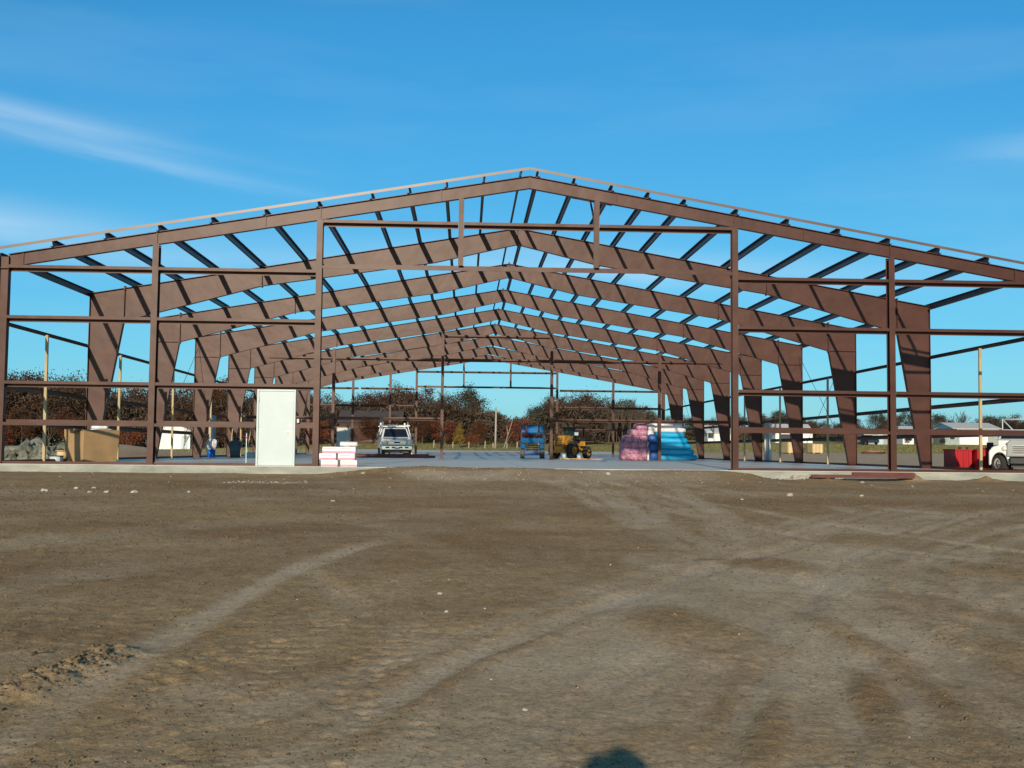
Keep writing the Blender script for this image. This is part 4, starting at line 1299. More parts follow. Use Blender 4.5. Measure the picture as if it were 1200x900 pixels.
bm_ = MB(); bm_.mm((-.98, -2.95, .46), (.98, -2.79, .72)); bo = bm_.build('bumper', 'chrome', pk, .03)
for x in (-.60, -.22, .22, .60):
    MB().mm((x-.12, -2.962, .56), (x+.12, -2.951, .65)).build('bumper_slot', 'black', bo)
MB().mm((-.16, -2.966, .50), (.16, -2.953, .61)).build('number_plate', 'white', bo)
MB().mm((-.75, -2.6, .26), (.75, 2.6, .55)).build('chassis', 'black', pk)
rk = MB()
for y in (-.55, 2.4):
    rk.bar((-.95, y, 2.02), (.95, y, 2.02), .06, .08)
    for s in (-1, 1):
        rk.bar((s*1.02, y+.1, 1.27), (s*.80, y, 2.03), .06, .06, upv=(0, 1, 0)); rk.mm((s*.80-.05, y-.05, 2.0), (s*.80+.05, y+.05, 2.26))
for s in (-1, 1): rk.bar((s*.86, -1.1, 2.02), (s*.86, 2.8, 2.02), .06, .07)
rk.build('ladder_rack', 'truckwhite', pk)
ld_ = MB()
for s in (-.35, .1): ld_.bar((s, -.9, 2.10), (s, 2.9, 2.10), .035, .07)
for k in range(12): ld_.tube((-.35, -.7+k*.31, 2.10), (.1, -.7+k*.31, 2.10), .016, n=6)
lo_ = ld_.build('ladder', 'hinge'); lo_.matrix_world = Matrix.Translation((-6.42, 39.6, .003)) @ Matrix.Rotation(R(7), 4, 'Z')
tag(lo_, 'aluminium ladder lying on the rack of the white pickup', 'ladder')
mb = MB(); mb.tube((0, 0, 0), (0, 0, .9), .022, n=6); mb.tube((0, 0, .9), (0, 0, 1.25), .03, n=6)
o = mb.build('stand_post', 'wood'); o.location = (-5.03, 36.2, .002); tag(o, 'thin brown post standing right of the white pickup', 'post')

# blue scissor lift, lowered, end on
sf = thing('scissor_lift', 'blue scissor lift parked end on in the middle of the slab', 'scissor lift', (2.50, 38.2, .003), R(-3))
MB().mm((-.48, -1.25, .22), (.48, 1.25, .50)).build('chassis', 'bluedark', sf, .02)
for s in (-1, 1):
    for y in (-.85, .85):
        wheel(sf, s*.63, y, .30, .28, 'blue', 'greytyre', 14)
    MB().mm((s*.44, -1.22, .60), (s*.76, 1.22, .90)).build('side_box', 'blue', sf, .05)
sc = MB()
for lv in range(3):
    z0 = .54+lv*.13
    for s in (-.38, .38):
        sc.bar((s, -1.05, z0), (s, 1.05, z0+.07), .05, .07); sc.bar((s*.82, -1.05, z0+.07), (s*.82, 1.05, z0), .05, .07)
    sc.tube((-.40, -1.06, z0+.03), (.40, -1.06, z0+.03), .03, n=8)
sc.build('scissor_arms', 'black', sf)
MB().mm((-.74, -1.35, .98), (.74, 1.35, 1.10)).build('platform', 'blue', sf, .02)
rr = MB()
for s in (-1, 1):
    for y in (-1.3, -.4, .4, 1.3): rr.bar((s*.71, y, 1.10), (s*.71, y, 2.08), .05, .05, upv=(0, 1, 0))
    for z in (1.60, 2.08): rr.bar((s*.71, -1.32, z), (s*.71, 1.32, z), .045, .045)
    rr.mm((s*.70, -1.32, 1.10), (s*.72, 1.32, 1.26))
for y in (-1.3, 1.3):
    for z in (1.60, 2.08): rr.bar((-.71, y, z), (.71, y, z), .045, .045)
    rr.mm((-.70, y-.01, 1.10), (.70, y+.01, 1.28))
    for s in (-1, 1): rr.bar((s*.69, y, 1.9), (s*.52, y, 2.07), .045, .045, upv=(0, 1, 0)); rr.bar((s*.69, y, 1.30), (s*.58, y, 1.13), .12, .05, upv=(0, 1, 0))
rr.build('guard_rail', 'blue', sf)
MB().mm((-.36, -1.40, 1.62), (.34, -1.28, 2.07)).build('control_box', 'blue2', sf, .02)
for s in (-1, 1): MB().mm((s*.70, -1.37, 1.66), (s*.44, -1.33, 2.05)).build('end_panel', 'bluedark' if s < 0 else 'blue', sf)
MB().mm((-.44, -1.32, .24), (.44, -1.26, .34)).build('step', 'blue2', sf)
cg = MB(); cg.mm((-.50, .3, 1.102), (.1, .9, 1.52)); o = cg.build('tool_crate', 'darkred', None, .02)
o.matrix_world = Matrix.Translation((2.5, 38.2, .005)) @ Matrix.Rotation(R(-3), 4, 'Z'); tag(o, 'dark red crate standing on the blue lift platform', 'crate')

# yellow rough terrain loader with black canopy
yl = thing('yellow_loader', 'yellow loader with a black canopy parked right of the blue lift', 'loader', (4.90, 36.8, .003), R(-40))
yl.scale = (.84, .84, .90)
yb = MB(); yb.prism([(-1.7, .55), (-1.75, 1.05), (-1.55, 1.62), (-.45, 1.62), (-.35, 1.15), (1.2, 1.05), (1.3, .5)], 'x', -.42, .42); yb.build('engine_cover', 'yellow', yl, .03)
MB().mm((-.50, -1.72, .42), (.50, 1.6, .66)).build('frame', 'yellow', yl, .03)
gv = MB(); 
for k in range(5): gv.mm((-.30, -1.775+.02*k, .88+.12*k), (.30, -1.70+.03*k, .92+.12*k))
gv.build('radiator_grille', 'black', yl)
for s in (-1, 1):
    wheel(yl, s*.80, -1.05, .60, .42, 'yellow', 'rubber', 18)
    wheel(yl, s*.74, .95, .44, .34, 'yellow', 'rubber', 14)
    fd_ = MB(); fd_.mm((s*.58, .25, 1.18), (s*1.05, 1.45, 1.23)); fd_.mm((s*.58, .2, .9), (s*1.05, .26, 1.18)); fd_.build('fender', 'yellow', yl, .02)
cn = MB()
for x in (-.45, .45):
    for y in (-.30, .95): cn.mm((x-.06, y-.045, 1.1), (x+.045, y+.045, 2.12))
cn.mm((-.58, -.42, 2.12), (.58, 1.1, 2.22)); cn.mm((-.50, -.34, 1.10), (.50, -.28, 1.42)); cn.mm((-.50, .92, 1.1), (.50, .98, 1.42))
cn.build('canopy', 'black', yl)
MB().mm((-.40, -.33, 1.43), (.40, -.31, 2.10)).build('cab_window', 'glass', yl)
seat = MB(); seat.mm((-.26, .25, 1.12), (.26, .75, 1.3)); seat.mm((-.26, .68, 1.3), (.26, .80, 1.75)); seat.build('seat', 'black', yl, .03)
ex = MB(); ex.tube((.25, -1.0, 1.6), (.25, -1.0, 2.05), .04, n=8); ex.build('exhaust_pipe', 'black', yl)
MB().mm((-.34, -1.79, .70), (.34, -1.74, .84)).build('counterweight', 'orange', yl)
mr = MB(); mr.tube((.42, -1.2, 1.2), (1.02, -.9, 1.75), .015, n=6); mr.build('mirror_arm', 'hinge', yl)
MB().mm((.88, -.95, 1.62), (1.22, -.90, 1.84)).build('mirror', 'white', yl, .01)
for k, (x, y, L, a, m, lab) in enumerate([(4.75, 33.8, 1.7, .05, 'ply', 'pale plank lying on the slab before the yellow loader'), (5.6, 33.5, 1.7, -.06, 'orange', 'orange tinted plank lying right of the pale one before the loader'), (4.5, 34.4, 1.1, .15, 'ply', 'short pale plank lying close to the loader wheels')]):
    mb = MB(); mb.mm((-L/2, -.13, 0), (L/2, .13, .05)); o = mb.build('plank', m, None, .004); o.location = (x, y, .002+.0*k); o.rotation_euler = (0, 0, a); tag(o, lab, 'plank', 'planks on the slab before the loader')
for k, (x, y, lab) in enumerate([(4.25, 34.9, 'white paint pail below the left of the yellow loader'), (5.15, 34.7, 'white paint pail below the right of the yellow loader')]):
    t = bucket('paint_pail', lab, (x, y, .002), .14, .30, 'white')
# insulation pile: pink, white and blue wrapped bundles
def bundle(name, mat, c, d, rz, lab, seed, grp, cat='insulation bundle', ax='x'):
    """a soft, slightly squashed wrapped roll with gathered ends"""
    mb = MB()
    L, w, h = d
    n, m = 18, 9
    vs, fs = [], []
    for j in range(m+1):
        u = j/m
        e = 1-max(0, abs(2*u-1)-.8)**2*6
        for i in range(n):
            a = 2*math.pi*i/n
            cy, cz = math.cos(a), math.sin(a)
            cy = math.copysign(abs(cy)**.6, cy); cz = math.copysign(abs(cz)**.6, cz)
            k = e*(1+.10*mnoise.noise(Vector((u*4+seed, cy*1.3, cz*1.3+seed*2)))+.05*mnoise.noise(Vector((u*13, cy*3+seed, cz*3))))
            vs.append((L*(u-.5), cy*w/2*k, h/2+cz*h/2*k))
    for j in range(m):
        for i in range(n):
            fs.append((j*n+i, j*n+(i+1) % n, (j+1)*n+(i+1) % n, (j+1)*n+i))
    fs += [tuple(range(n))[::-1], tuple(range(m*n, m*n+n))]
    mb.add(vs, fs, 0, True)
    o = mb.build(name, mat)
    o.location = c
    o.rotation_euler = (0, 0, rz)
    bs_ = MB()
    return tag(o, lab, cat, grp)
sd = 0
GP_ = 'wrapped insulation bundles in the pile'
# blue bundles run along x, five layers
LAYER = ('bottom', 'second', 'third', 'fourth', 'fifth')
for lv in range(5):
    z = .004+lv*.325
    right = 11.72-lv*.19
    left = 9.42-.04*lv
    for row in range(2):
        sd += 1.37
        L = (right-left)
        bundle('insulation_bundle', 'bluewrap', ((left+right)/2, 31.7+row*.75, z), (L, .80, .37), rng.uniform(-.02, .02), '%s bright blue bundle in the %s layer from the ground, right half of the pile' % (('front', 'rear')[row], LAYER[lv]), sd, 'long blue insulation bundles')
for k, (z, h) in enumerate(((.004, .55), (.53, .52), (1.02, .50))):
    bundle('insulation_bundle', 'bluedark', (9.18-.04*k, 31.5, z), (.8, .55, h), R(82), ('lower', 'middle', 'upper')[k]+' deep blue bundle with its end out, left of the bright blue ones', 31.3+k*2, GP_)
for k, (x, z, L) in enumerate([(10.1, 1.62, 1.95), (9.95, 1.88, 1.9)]):
    bundle('insulation_bundle', 'whitewrap', (x, 31.9, z), (L, 1.0, .33), rng.uniform(-.04, .04), ['lower white wrapped bundle lying on the blue ones', 'topmost white wrapped bundle of the insulation pile'][k], 40+k*3, GP_)
for k in range(6):
    bundle('insulation_bundle', 'whitewrap', (8.86+.035*k, 31.75, .004+k*.345), (.9, .40, .40), R(90), 'white bundle in the %s layer between the pink and the blue ones' % (LAYER+('top',))[k], 51+k*2.1, 'white insulation bundles in a column')
for lv, (x0, n_b) in enumerate([(7.28, 3), (7.28, 3), (7.32, 3), (7.46, 3), (7.74, 2), (8.18, 1)]):
    wd = (8.74-x0)/n_b
    for q in range(n_b):
        sd += 1.9
        bundle('insulation_bundle', 'pink', (x0+wd*(q+.5)+.03*math.sin(lv*2.1), 31.75, .004+lv*.345), (1.3, wd*1.18, .42), R(90)+rng.uniform(-.06, .06), 'pink bundle %s in the %s layer of the pile, left half' % (('first from the left', 'second from the left', 'third from the left')[q], (LAYER+('top',))[lv]), sd, 'pink insulation bundles')

# red steel tanks / skips outside the right wall
def skip(lab, x0, x1, y, h, mat, rz=0):
    t = thing('red_skip', lab, 'skip', ((x0+x1)/2, y, gz((x0+x1)/2, y)+.01), rz, 'red steel bins at the right')
    w = (x1-x0)/2
    b = MB(); b.mm((-w, -.5, .04), (w, -.46, h)); b.mm((-w, .46, .04), (w, .5, h)); b.mm((-w, -.46, .04), (-w+.04, .46, h)); b.mm((w-.04, -.46, .04), (w, .46, h)); b.mm((-w+.04, -.46, .04), (w-.04, .46, .08))
    b.build('bin_body', mat, t)
    r_ = MB(); r_.mm((-w-.03, -.54, h), (w+.03, -.45, h+.05)); r_.mm((-w-.03, .45, h), (w+.03, .54, h+.05)); r_.mm((-w-.03, -.45, h), (-w+.05, .45, h+.05)); r_.mm((w-.05, -.45, h), (w+.03, .45, h+.05)); r_.build('rim', mat, t)
    for k in range(3):
        x = -w+(k+.5)*2*w/3
        MB().mm((x-.03, -.53, .05), (x+.03, -.502, h)).build('rib', mat, t)
    for s in (-1, 1): MB().mm((s*(w-.12)-.05, -.4, 0), (s*(w-.12)+.05, .4, .04)).build('skid', 'black', t)
    lg = MB(); lg.tube((-w*.4, -.45, h+.05), (-w*.4, -.45, h+.13), .05, n=8); lg.tube((w*.5, -.45, h+.05), (w*.5, -.45, h+.12), .04, n=8); lg.build('lifting_lug', 'black', t)
    return t
skip('bright red steel bin, leftmost of those beside the white truck', 16.42, 17.04, 8.6, .80, 'red')
skip('bright red steel bin, second from the left beside the white truck', 17.10, 17.60, 8.3, .80, 'red')
skip('red steel bin partly hidden behind the front wheel of the white truck', 17.95, 18.5, 8.4, .78, 'red')
t = thing('fuel_tank', 'dark red upright tank with a pipe between the red bins', 'tank', (17.80, 8.9, gz(17.8, 8.9)+.01))
MB().lathe((0, 0, .02), (0, 0, 1), [(0, 0), (.21, 0), (.22, .03), (.22, .78), (.18, .86), (0, .88)], 18).build('tank_body', 'darkred', t)
MB().tube((-.02, 0, .88), (-.02, 0, 1.05), .05, n=10).build('filler_pipe', 'red', t)
MB().mm((.10, -.25, .03), (.34, -.2, 1.12)).build('side_board', 'darkred', t)

# white work truck at the right edge; local -y is forward
wt = thing('work_truck', 'white work truck with flared fenders and a pipe rack at the right edge', 'truck', (18.14, 6.35, gz(18.0, 6)-.01), R(-27))
hd = MB(); hd.prism([(-.60, .62), (.60, .62), (.58, 1.08), (.46, 1.22), (-.46, 1.22), (-.58, 1.08)], 'y', -1.28, -.25); hd.build('hood', 'silver', wt, .03)
gl = MB(); gl.mm((-.40, -1.305, .70), (.40, -1.285, 1.02)); g_ = gl.build('grille', 'greyroof', wt)
for k in range(4): MB().mm((-.38, -1.325, .74+.07*k), (.38, -1.307, .775+.07*k)).build('grille_bar', 'black', g_)
for s in (-1, 1):
    cx, cz = s*.82, .34
    arc = [(cx+.27*math.cos(math.pi*k/10), cz+.43*math.sin(math.pi*k/10)) for k in range(11)]
    outer = [(s*.50 if s > 0 else -1.16, cz), (s*.50 if s > 0 else -1.16, .80), (s*.50 if s > 0 else -1.04, .96), (s*.66, 1.06), (1.04 if s > 0 else s*.50, .98), (1.16 if s > 0 else s*.50, .80), (1.16 if s > 0 else s*.50, cz)]
    poly = arc[::-1]+[(outer[-1][0], outer[-1][1]-.03)]+outer[::-1][1:-1]+[(outer[0][0], outer[0][1]-.03)]
    fp = MB(); fp.prism(poly, 'y', -1.22, -.35)
    f_o = fp.build('fender', 'truckwhite', wt, .03)
    MB().lathe((s*.66, -1.225, .90), (0, -1, 0), [(0, .05), (.06, .045), (.085, .02), (.095, 0)], 16).build('headlight', 'lamp', f_o)
    w_o = wheel(wt, cx, -.80, .365, .26)
    w_o.rotation_euler = (0, 0, R(38))
    wheel(wt, s*.84, 1.15, .365, .26)
cb = MB(); lo = [(-.88, -.30), (.88, -.30), (.88, 1.1), (-.88, 1.1)]; hi = [(-.76, .15), (.76, .15), (.76, 1.0), (-.76, 1.0)]
cb.add([(x, y, .60) for x, y in lo]+[(x, y, 1.22) for x, y in lo], [(0, 1, 2, 3), (4, 5, 6, 7), (0, 1, 5, 4), (1, 2, 6, 5), (2, 3, 7, 6), (3, 0, 4, 7)])
cb.add([(x, y, 1.221) for x, y in lo]+[(x, y, 1.60) for x, y in hi], [(0, 1, 2, 3), (4, 5, 6, 7), (0, 1, 5, 4), (1, 2, 6, 5), (2, 3, 7, 6), (3, 0, 4, 7)])
cb.build('cab', 'truckwhite', wt, .04)
w2 = MB(); w2.add([(-.78, -.29, 1.26), (.78, -.29, 1.26), (.68, .10, 1.55), (-.68, .10, 1.55)], [(0, 1, 2, 3)]).add([(-.78, -.26, 1.25), (.78, -.26, 1.25), (.68, .13, 1.54), (-.68, .13, 1.54)], [(3, 2, 1, 0)]); w2.build('windshield', 'glass', wt)
for s in (-1, 1):
    sw = MB(); sw.mm((s*.865, .0, 1.28), (s*.82, .9, 1.50)); sw.build('side_window', 'glass', wt)
MB().mm((-.50, -1.40, .36), (.50, -1.24, .60)).build('bumper', 'black', wt, .03)
MB().mm((-.45, -1.2, .25), (.45, 1.7, .60)).build('chassis', 'black', wt)
MB().mm((-.80, 1.12, .62), (.80, 1.9, 1.1)).build('cargo_bed', 'truckwhite', wt, .02)
rk = MB()
for y in (1.16, 1.86):
    for s in (-1, 1): rk.tube((s*.72, y, 1.1), (s*.72, y, 2.0), .022, n=6)
    rk.tube((-.72, y, 2.0), (.72, y, 2.0), .022, n=6)
    rk.tube((-.72, y, 2.0), (-.1, y, 1.3), .018, n=6); rk.tube((-.1, y, 1.3), (.5, y, 2.0), .018, n=6)
for s in (-1, 1): rk.tube((s*.72, 1.16, 2.0), (s*.72, 1.86, 2.0), .022, n=6)
rk.build('pipe_rack', 'white', wt)

# ------------------------------------------------------------------ beyond the building
def house(name, lab, cat, loc, w, d, h, rise, wall, roof, rz=0, wins=(), door=None, ridge='x', grp=None):
    """a gabled house: walls with recessed openings' frames, roof slabs with overhang, windows with panes"""
    t = thing(name, lab, cat, loc, rz, grp)
    b = MB()
    if ridge == 'x':
        b.prism([(-d/2, -1.5), (d/2, -1.5), (d/2, h), (0, h+rise), (-d/2, h)], 'x', -w/2, w/2)
    else:
        b.prism([(-w/2, -1.5), (w/2, -1.5), (w/2, h), (0, h+rise), (-w/2, h)], 'y', -d/2, d/2)
    b.build('wall', wall, t)
    r = MB(); ov = .3
    if ridge == 'x':
        for s in (-1, 1):
            k = rise/(d/2)
            r.add([(-w/2-ov, 0, h+rise+.1), (w/2+ov, 0, h+rise+.1), (w/2+ov, s*(d/2+ov), h-ov*k+.1), (-w/2-ov, s*(d/2+ov), h-ov*k+.1),
                   (-w/2-ov, 0, h+rise+.01), (w/2+ov, 0, h+rise+.01), (w/2+ov, s*(d/2+ov), h-ov*k+.01), (-w/2-ov, s*(d/2+ov), h-ov*k+.01)], [(0, 1, 2, 3), (7, 6, 5, 4), (2, 3, 7, 6), (0, 3, 7, 4), (1, 2, 6, 5)])
    else:
        for s in (-1, 1):
            k = rise/(w/2)
            r.add([(0, -d/2-ov, h+rise+.1), (0, d/2+ov, h+rise+.1), (s*(w/2+ov), d/2+ov, h-ov*k+.1), (s*(w/2+ov), -d/2-ov, h-ov*k+.1),
                   (0, -d/2-ov, h+rise+.01), (0, d/2+ov, h+rise+.01), (s*(w/2+ov), d/2+ov, h-ov*k+.01), (s*(w/2+ov), -d/2-ov, h-ov*k+.01)], [(0, 1, 2, 3), (7, 6, 5, 4), (2, 3, 7, 6), (0, 3, 7, 4), (1, 2, 6, 5)])
    r.build('roof', roof, t)
    for (x, z, ww, hh) in wins:
        f = MB(); f.mm((x-ww/2-.08, -d/2-.06, z-hh/2-.08), (x+ww/2+.08, -d/2-.005, z+hh/2+.08)); fo = f.build('window', 'white', t)
        MB().mm((x-ww/2, -d/2-.075, z-hh/2), (x+ww/2, -d/2-.062, z+hh/2)).build('pane', 'glass', fo)
    if door:
        x, ww, hh, m = door
        MB().mm((x-ww/2, -d/2-.06, .0), (x+ww/2, -d/2-.005, hh)).build('door', m, t)
    return t
house('garage', 'white gabled garage seen between the left columns', 'garage', (-42.4, 126, gz(-42.4, 126)), 5.4, 7, 2.7, 1.2, 'whitehouse', 'greyroof', R(-8), [], (1.9, .9, 2.0, 'white'), 'y')
house('barn', 'red brown barn with a dark roof behind the partition at left', 'barn', (-15.2, 125, gz(-15.2, 125)), 8.5, 7, 2.9, 1.6, 'redwood', 'shingle', 0, [], (0, 1.2, 2.1, 'redwood'))
house('cottage', 'white cottage with a pale roof right of the blue insulation pile', 'house', (35.6, 130, gz(35.6, 130)-.3), 3.4, 5, 1.7, 1.0, 'whitehouse', 'greyroof', 0, [(-1.3, 1.3, .8, .9)], (1.1, 1.0, 1.6, 'black'))
house('shed', 'white shed with a broad pale roof beyond the right side door', 'shed', (47.2, 132, gz(47.2, 132)-.2), 5.6, 6, 1.7, 1.2, 'whitehouse', 'greyroof', 0, [(.8, 1.0, .8, .7)], (-1.2, 1.6, 1.4, 'black'))
house('mobile_home', 'long pale blue grey mobile home on the grass at the right', 'mobile home', (57.4, 124, gz(57.4, 124)-.2), 4.4, 4, 1.75, .35, 'greysiding', 'greyroof', 0, [(-1.6, 1.1, 1.0, .8), (1.8, 1.1, 1.0, .8)], (.2, .8, 1.6, 'white'))
house('bungalow', 'white bungalow with dark bushes before it right of the mobile home', 'house', (65.2, 130, gz(65.2, 130)-.2), 4.2, 5, 2.0, .8, 'whitehouse', 'greyroof', 0, [(-1.2, 1.2, .9, .9), (1.2, 1.2, .9, .9)], (0, .9, 1.8, 'black'))
house('outbuilding', 'small grey green outbuilding beside the long white shed', 'outbuilding', (69.9, 128, gz(69.9, 128)-.2), 2.2, 4, 2.0, .5, 'greysiding', 'shingle', 0, [(0, 1.3, .7, .7)])
house('machine_shed', 'long bright white metal shed above the red bins', 'shed', (75.5, 134, gz(75.5, 134)-.2), 7.0, 8, 2.5, .9, 'whitehouse', 'greyroof', 0, [], (3, 2.6, 2.0, 'greysiding'))
# plywood crates and timber stacks on the right
for k, (x, y, w, h, lab) in enumerate([(26.6, 62, 1.35, 1.0, 'tan plywood crate, the left one seen beyond the right columns'), (29.3, 64, 1.0, .85, 'smaller tan plywood crate right of the bigger one')]):
    t = thing('plywood_crate', lab, 'crate', (x, y, gz(x, y)), .1, 'plywood crates beyond the right wall')
    MB().mm((-w/2, -w/2, .08), (w/2, w/2, h)).build('crate_body', 'ply', t, .01)
    for q in range(4):
        xx = -w/2+.05+q*(w-.1)/3
        MB().mm((xx-.04, -w/2-.03, .08), (xx+.04, -w/2-.002, h)).build('batten', 'wood', t)
    for q in (-1, 1): MB().mm((q*w*.35-.05, -w/2, 0), (q*w*.35+.05, w/2, .08)).build('skid', 'wood', t)
for k, (x, y, L, m, lab) in enumerate([(34.6, 64, 2.1, 'rail', 'rusty red steel stock lying on the ground right of the building'), (36.3, 68, 1.5, 'orange', 'orange pipe bundle lying farther off on the right')]):
    mb = MB()
    for q in range(3): mb.tube((-L/2, q*.12, .07), (L/2, q*.12, .07), .055, n=8)
    for q in range(2): mb.tube((-L/2, .06+q*.12, .165), (L/2, .06+q*.12, .165), .055, n=8)
    o = mb.build('steel_stock', m); o.location = (x, y, gz(x, y)+.02); tag(o, lab, 'steel stock')
# parked car at right far
cr_ = thing('parked_car', 'dark car parked before the pale mobile home', 'car', (54.6, 119.5, gz(54.6, 119.5)), R(8))
MB().prism([(-2.1, .3), (-2.1, .75), (-1.2, .9), (1.9, .92), (2.1, .7), (2.1, .3)], 'x', -.85, .85).build('body', 'glass', cr_, .06)
MB().prism([(-1.0, .9), (-.4, 1.4), (1.0, 1.42), (1.6, .92)], 'x', -.75, .75).build('cab', 'glass', cr_, .06)
for s in (-1, 1):
    for y in (-1.3, 1.3): wheel(cr_, s*.78, y, .32, .2)
# utility pole and fence posts
pz = gz(2.0, 107)
up_ = thing('utility_pole', 'tall pale wooden pole standing on the grass left of the blue lift', 'pole', (2.0, 107, pz))
MB().tube((0, 0, -.2), (.06, 0, 5.2), .14, .10, n=10).build('pole_shaft', 'pole', up_)
MB().tube((.06, 0, 5.2), (.06, 0, 5.28), .11, .05, n=10).build('pole_cap', 'pole', up_)
fpm = MB().tube((0, 0, -.2), (0, 0, .85), .075, .065, n=8).tube((0, 0, .85), (0, 0, .9), .065, .02, n=8).mesh('fence_post', 'pole')
for x in (-9.0, -5.6, -3.3, -1.4, .55, 1.55, 3.2, 4.4, 7.0, 9.8, 12.5):
    o = inst(fpm, 'fence_post', None, (x*1.06+.1, 107+.3*math.sin(x), gz(x, 107)), (0, .05*math.sin(x*3), 0), (1, 1, .8+.3*abs(math.sin(x*2))))
    tag(o, ordinal('short pale fence post at the edge of the wood'), 'fence post', 'fence posts along the edge of the wood')

# ---- trees
def crown_mesh(name, mats, seed, h, rx, zc, rz_, n, leaf, shape='round', hollow=.35):
    r = np.random.default_rng(seed)
    ncl = 46
    cl = r.normal(size=(ncl, 3)); cl /= np.linalg.norm(cl, axis=1)[:, None]
    cl *= (hollow+(1-hollow)*r.random(ncl)**.6)[:, None]
    if shape == 'cone':
        cl[:, :2] *= (0.25+0.75*(1-(cl[:, 2:3]+1)/2))*1.25
    per = n//ncl
    cen = np.repeat(cl, per, 0)*np.array([rx, rx, rz_])+np.array([0, 0, zc])
    sp = np.repeat(r.uniform(.13, .30, ncl), per)[:, None]*rx
    cen = cen+r.normal(size=cen.shape)*sp*np.array([1, 1, .8])
    N = len(cen)
    u = r.normal(size=(N, 3)); u /= np.linalg.norm(u, axis=1)[:, None]
    w = r.normal(size=(N, 3)); w -= (w*u).sum(1)[:, None]*u; w /= np.linalg.norm(w, axis=1)[:, None]
    s = leaf*r.uniform(.55, 1.25, N)[:, None]
    V = np.stack([cen-u*s, cen+w*s*.6, cen+u*s, cen-w*s*.6], 1).reshape(-1, 3)
    me = bpy.data.meshes.new(name)
    me.vertices.add(len(V)); me.vertices.foreach_set('co', V.ravel())
    me.loops.add(4*N); me.loops.foreach_set('vertex_index', np.arange(4*N))
    me.polygons.add(N); me.polygons.foreach_set('loop_start', np.arange(0, 4*N, 4)); me.polygons.foreach_set('loop_total', np.full(N, 4))
    me.update()
    me.materials.append(M_[mats])
    return me
def trunk_mesh(name, seed, h, zc, rx, mat='bark', r0=.2, limbs=7):
    q = random.Random(seed)
    mb = MB()
    p = Vector((0, 0, -.4)); rad = r0
    segs = 5
    pts = [p]
    for k in range(segs):
        p = p+Vector((q.uniform(-.18, .18), q.uniform(-.18, .18), (h*.8+.4)/segs)); pts.append(p)
    for k in range(segs):
        mb.tube(pts[k], pts[k+1], r0*(1-k/segs*.8), r0*(1-(k+1)/segs*.8), 7, cap=False)
    for k in range(limbs):
        i = q.randint(1, segs-1); b = pts[i].lerp(pts[i+1], q.random()); a = q.random()*6.28
        e = b+Vector((math.cos(a)*rx*q.uniform(.5, .9), math.sin(a)*rx*q.uniform(.5, .9), h*q.uniform(.08, .25)))
        mb.tube(b, e, r0*.35, r0*.1, 5, cap=False)
        for j in range(2):
            f = b.lerp(e, q.uniform(.4, .9)); a2 = a+q.uniform(-1.2, 1.2)
            mb.tube(f, f+Vector((math.cos(a2)*rx*.4, math.sin(a2)*rx*.4, h*.1)), r0*.14, r0*.04, 4, cap=False)
    return mb.mesh(name, mat)
def bare_mesh(name, seed, h, spread, depth=4, mat='bark', r0=.15):
    q = random.Random(seed)
    mb = MB()
    def grow(p, d, L, r, k):
        e = p+d*L
        mb.tube(p, e, r, r*.68, 5 if k > 1 else 3, cap=False)
        if k == 0: return
        for j in range(q.choice((2, 3, 3))):
            nd = (d+Vector((q.uniform(-1, 1), q.uniform(-1, 1), q.uniform(-.15, .6)))*spread).normalized()
            grow(p.lerp(e, q.uniform(.55, 1)), nd, L*q.uniform(.62, .85), r*.58, k-1)
        grow(e, (d+Vector((q.uniform(-.2, .2), q.uniform(-.2, .2), .15))).normalized(), L*.78, r*.68, k-1)
    grow(Vector((0, 0, -.3)), Vector((q.uniform(-.05, .05), 0, 1)).normalized(), h*.30, r0, depth)
    return mb.mesh(name, mat)
KIND = {}
def kind(nm, mats, sh, var=3, h=9.0, rx=2.6, zc=5.2, rz_=3.6, n=7200, leaf=.125, lim=8):
    KIND[nm] = [(crown_mesh('crown', mats, hash_(nm)+v, h, rx*(.9+.12*v), zc, rz_, n, leaf, sh), trunk_mesh('trunk', hash_(nm)+v, h, zc, rx, lim and 'bark', .18, lim)) for v in range(var)]
def hash_(s): return sum(ord(c)*(i+3) for i, c in enumerate(s)) % 9973
kind('rust', 'rust', 'round', 4)
kind('brown', 'brown', 'round', 4)
kind('olive', 'olive', 'round', 3)
kind('gold', 'gold', 'cone', 1, 5, 1.15, 2.5, 2.3, 2600, .09)
kind('crimson', 'crimson', 'round', 2, 4, 1.9, 2.0, 1.6, 2600, .09)
BARE = [(bare_mesh('branches', 31+k, 9, .55, 4), None) for k in range(4)]
TALL = [bare_mesh('branches', 61+k, 10, .28, 4, 'bark', .12) for k in range(3)]
def plant(kd, x, y, htop, label, group, seed, width=1.0, ref=9.0):
    q = random.Random(seed)
    z = gz(x, y)
    s = (htop-z)/ref
    t = thing(kd+'_tree' if kd in ('bare',) else {'rust': 'oak_tree', 'brown': 'oak_tree', 'olive': 'broadleaf_tree', 'gold': 'golden_tree', 'crimson': 'maple_tree', 'tall': 'bare_tree'}[kd], ordinal(label), 'tree', (x, y, z), q.random()*6.28, group)
    t.scale = (s*width, s*width, s)
    if kd == 'bare':
        inst(q.choice(BARE)[0], 'branches', t)
    elif kd == 'tall':
        inst(q.choice(TALL), 'branches', t)
    else:
        c, tr = q.choice(KIND[kd])
        inst(c, 'crown', t); inst(tr, 'trunk', t)
    return t
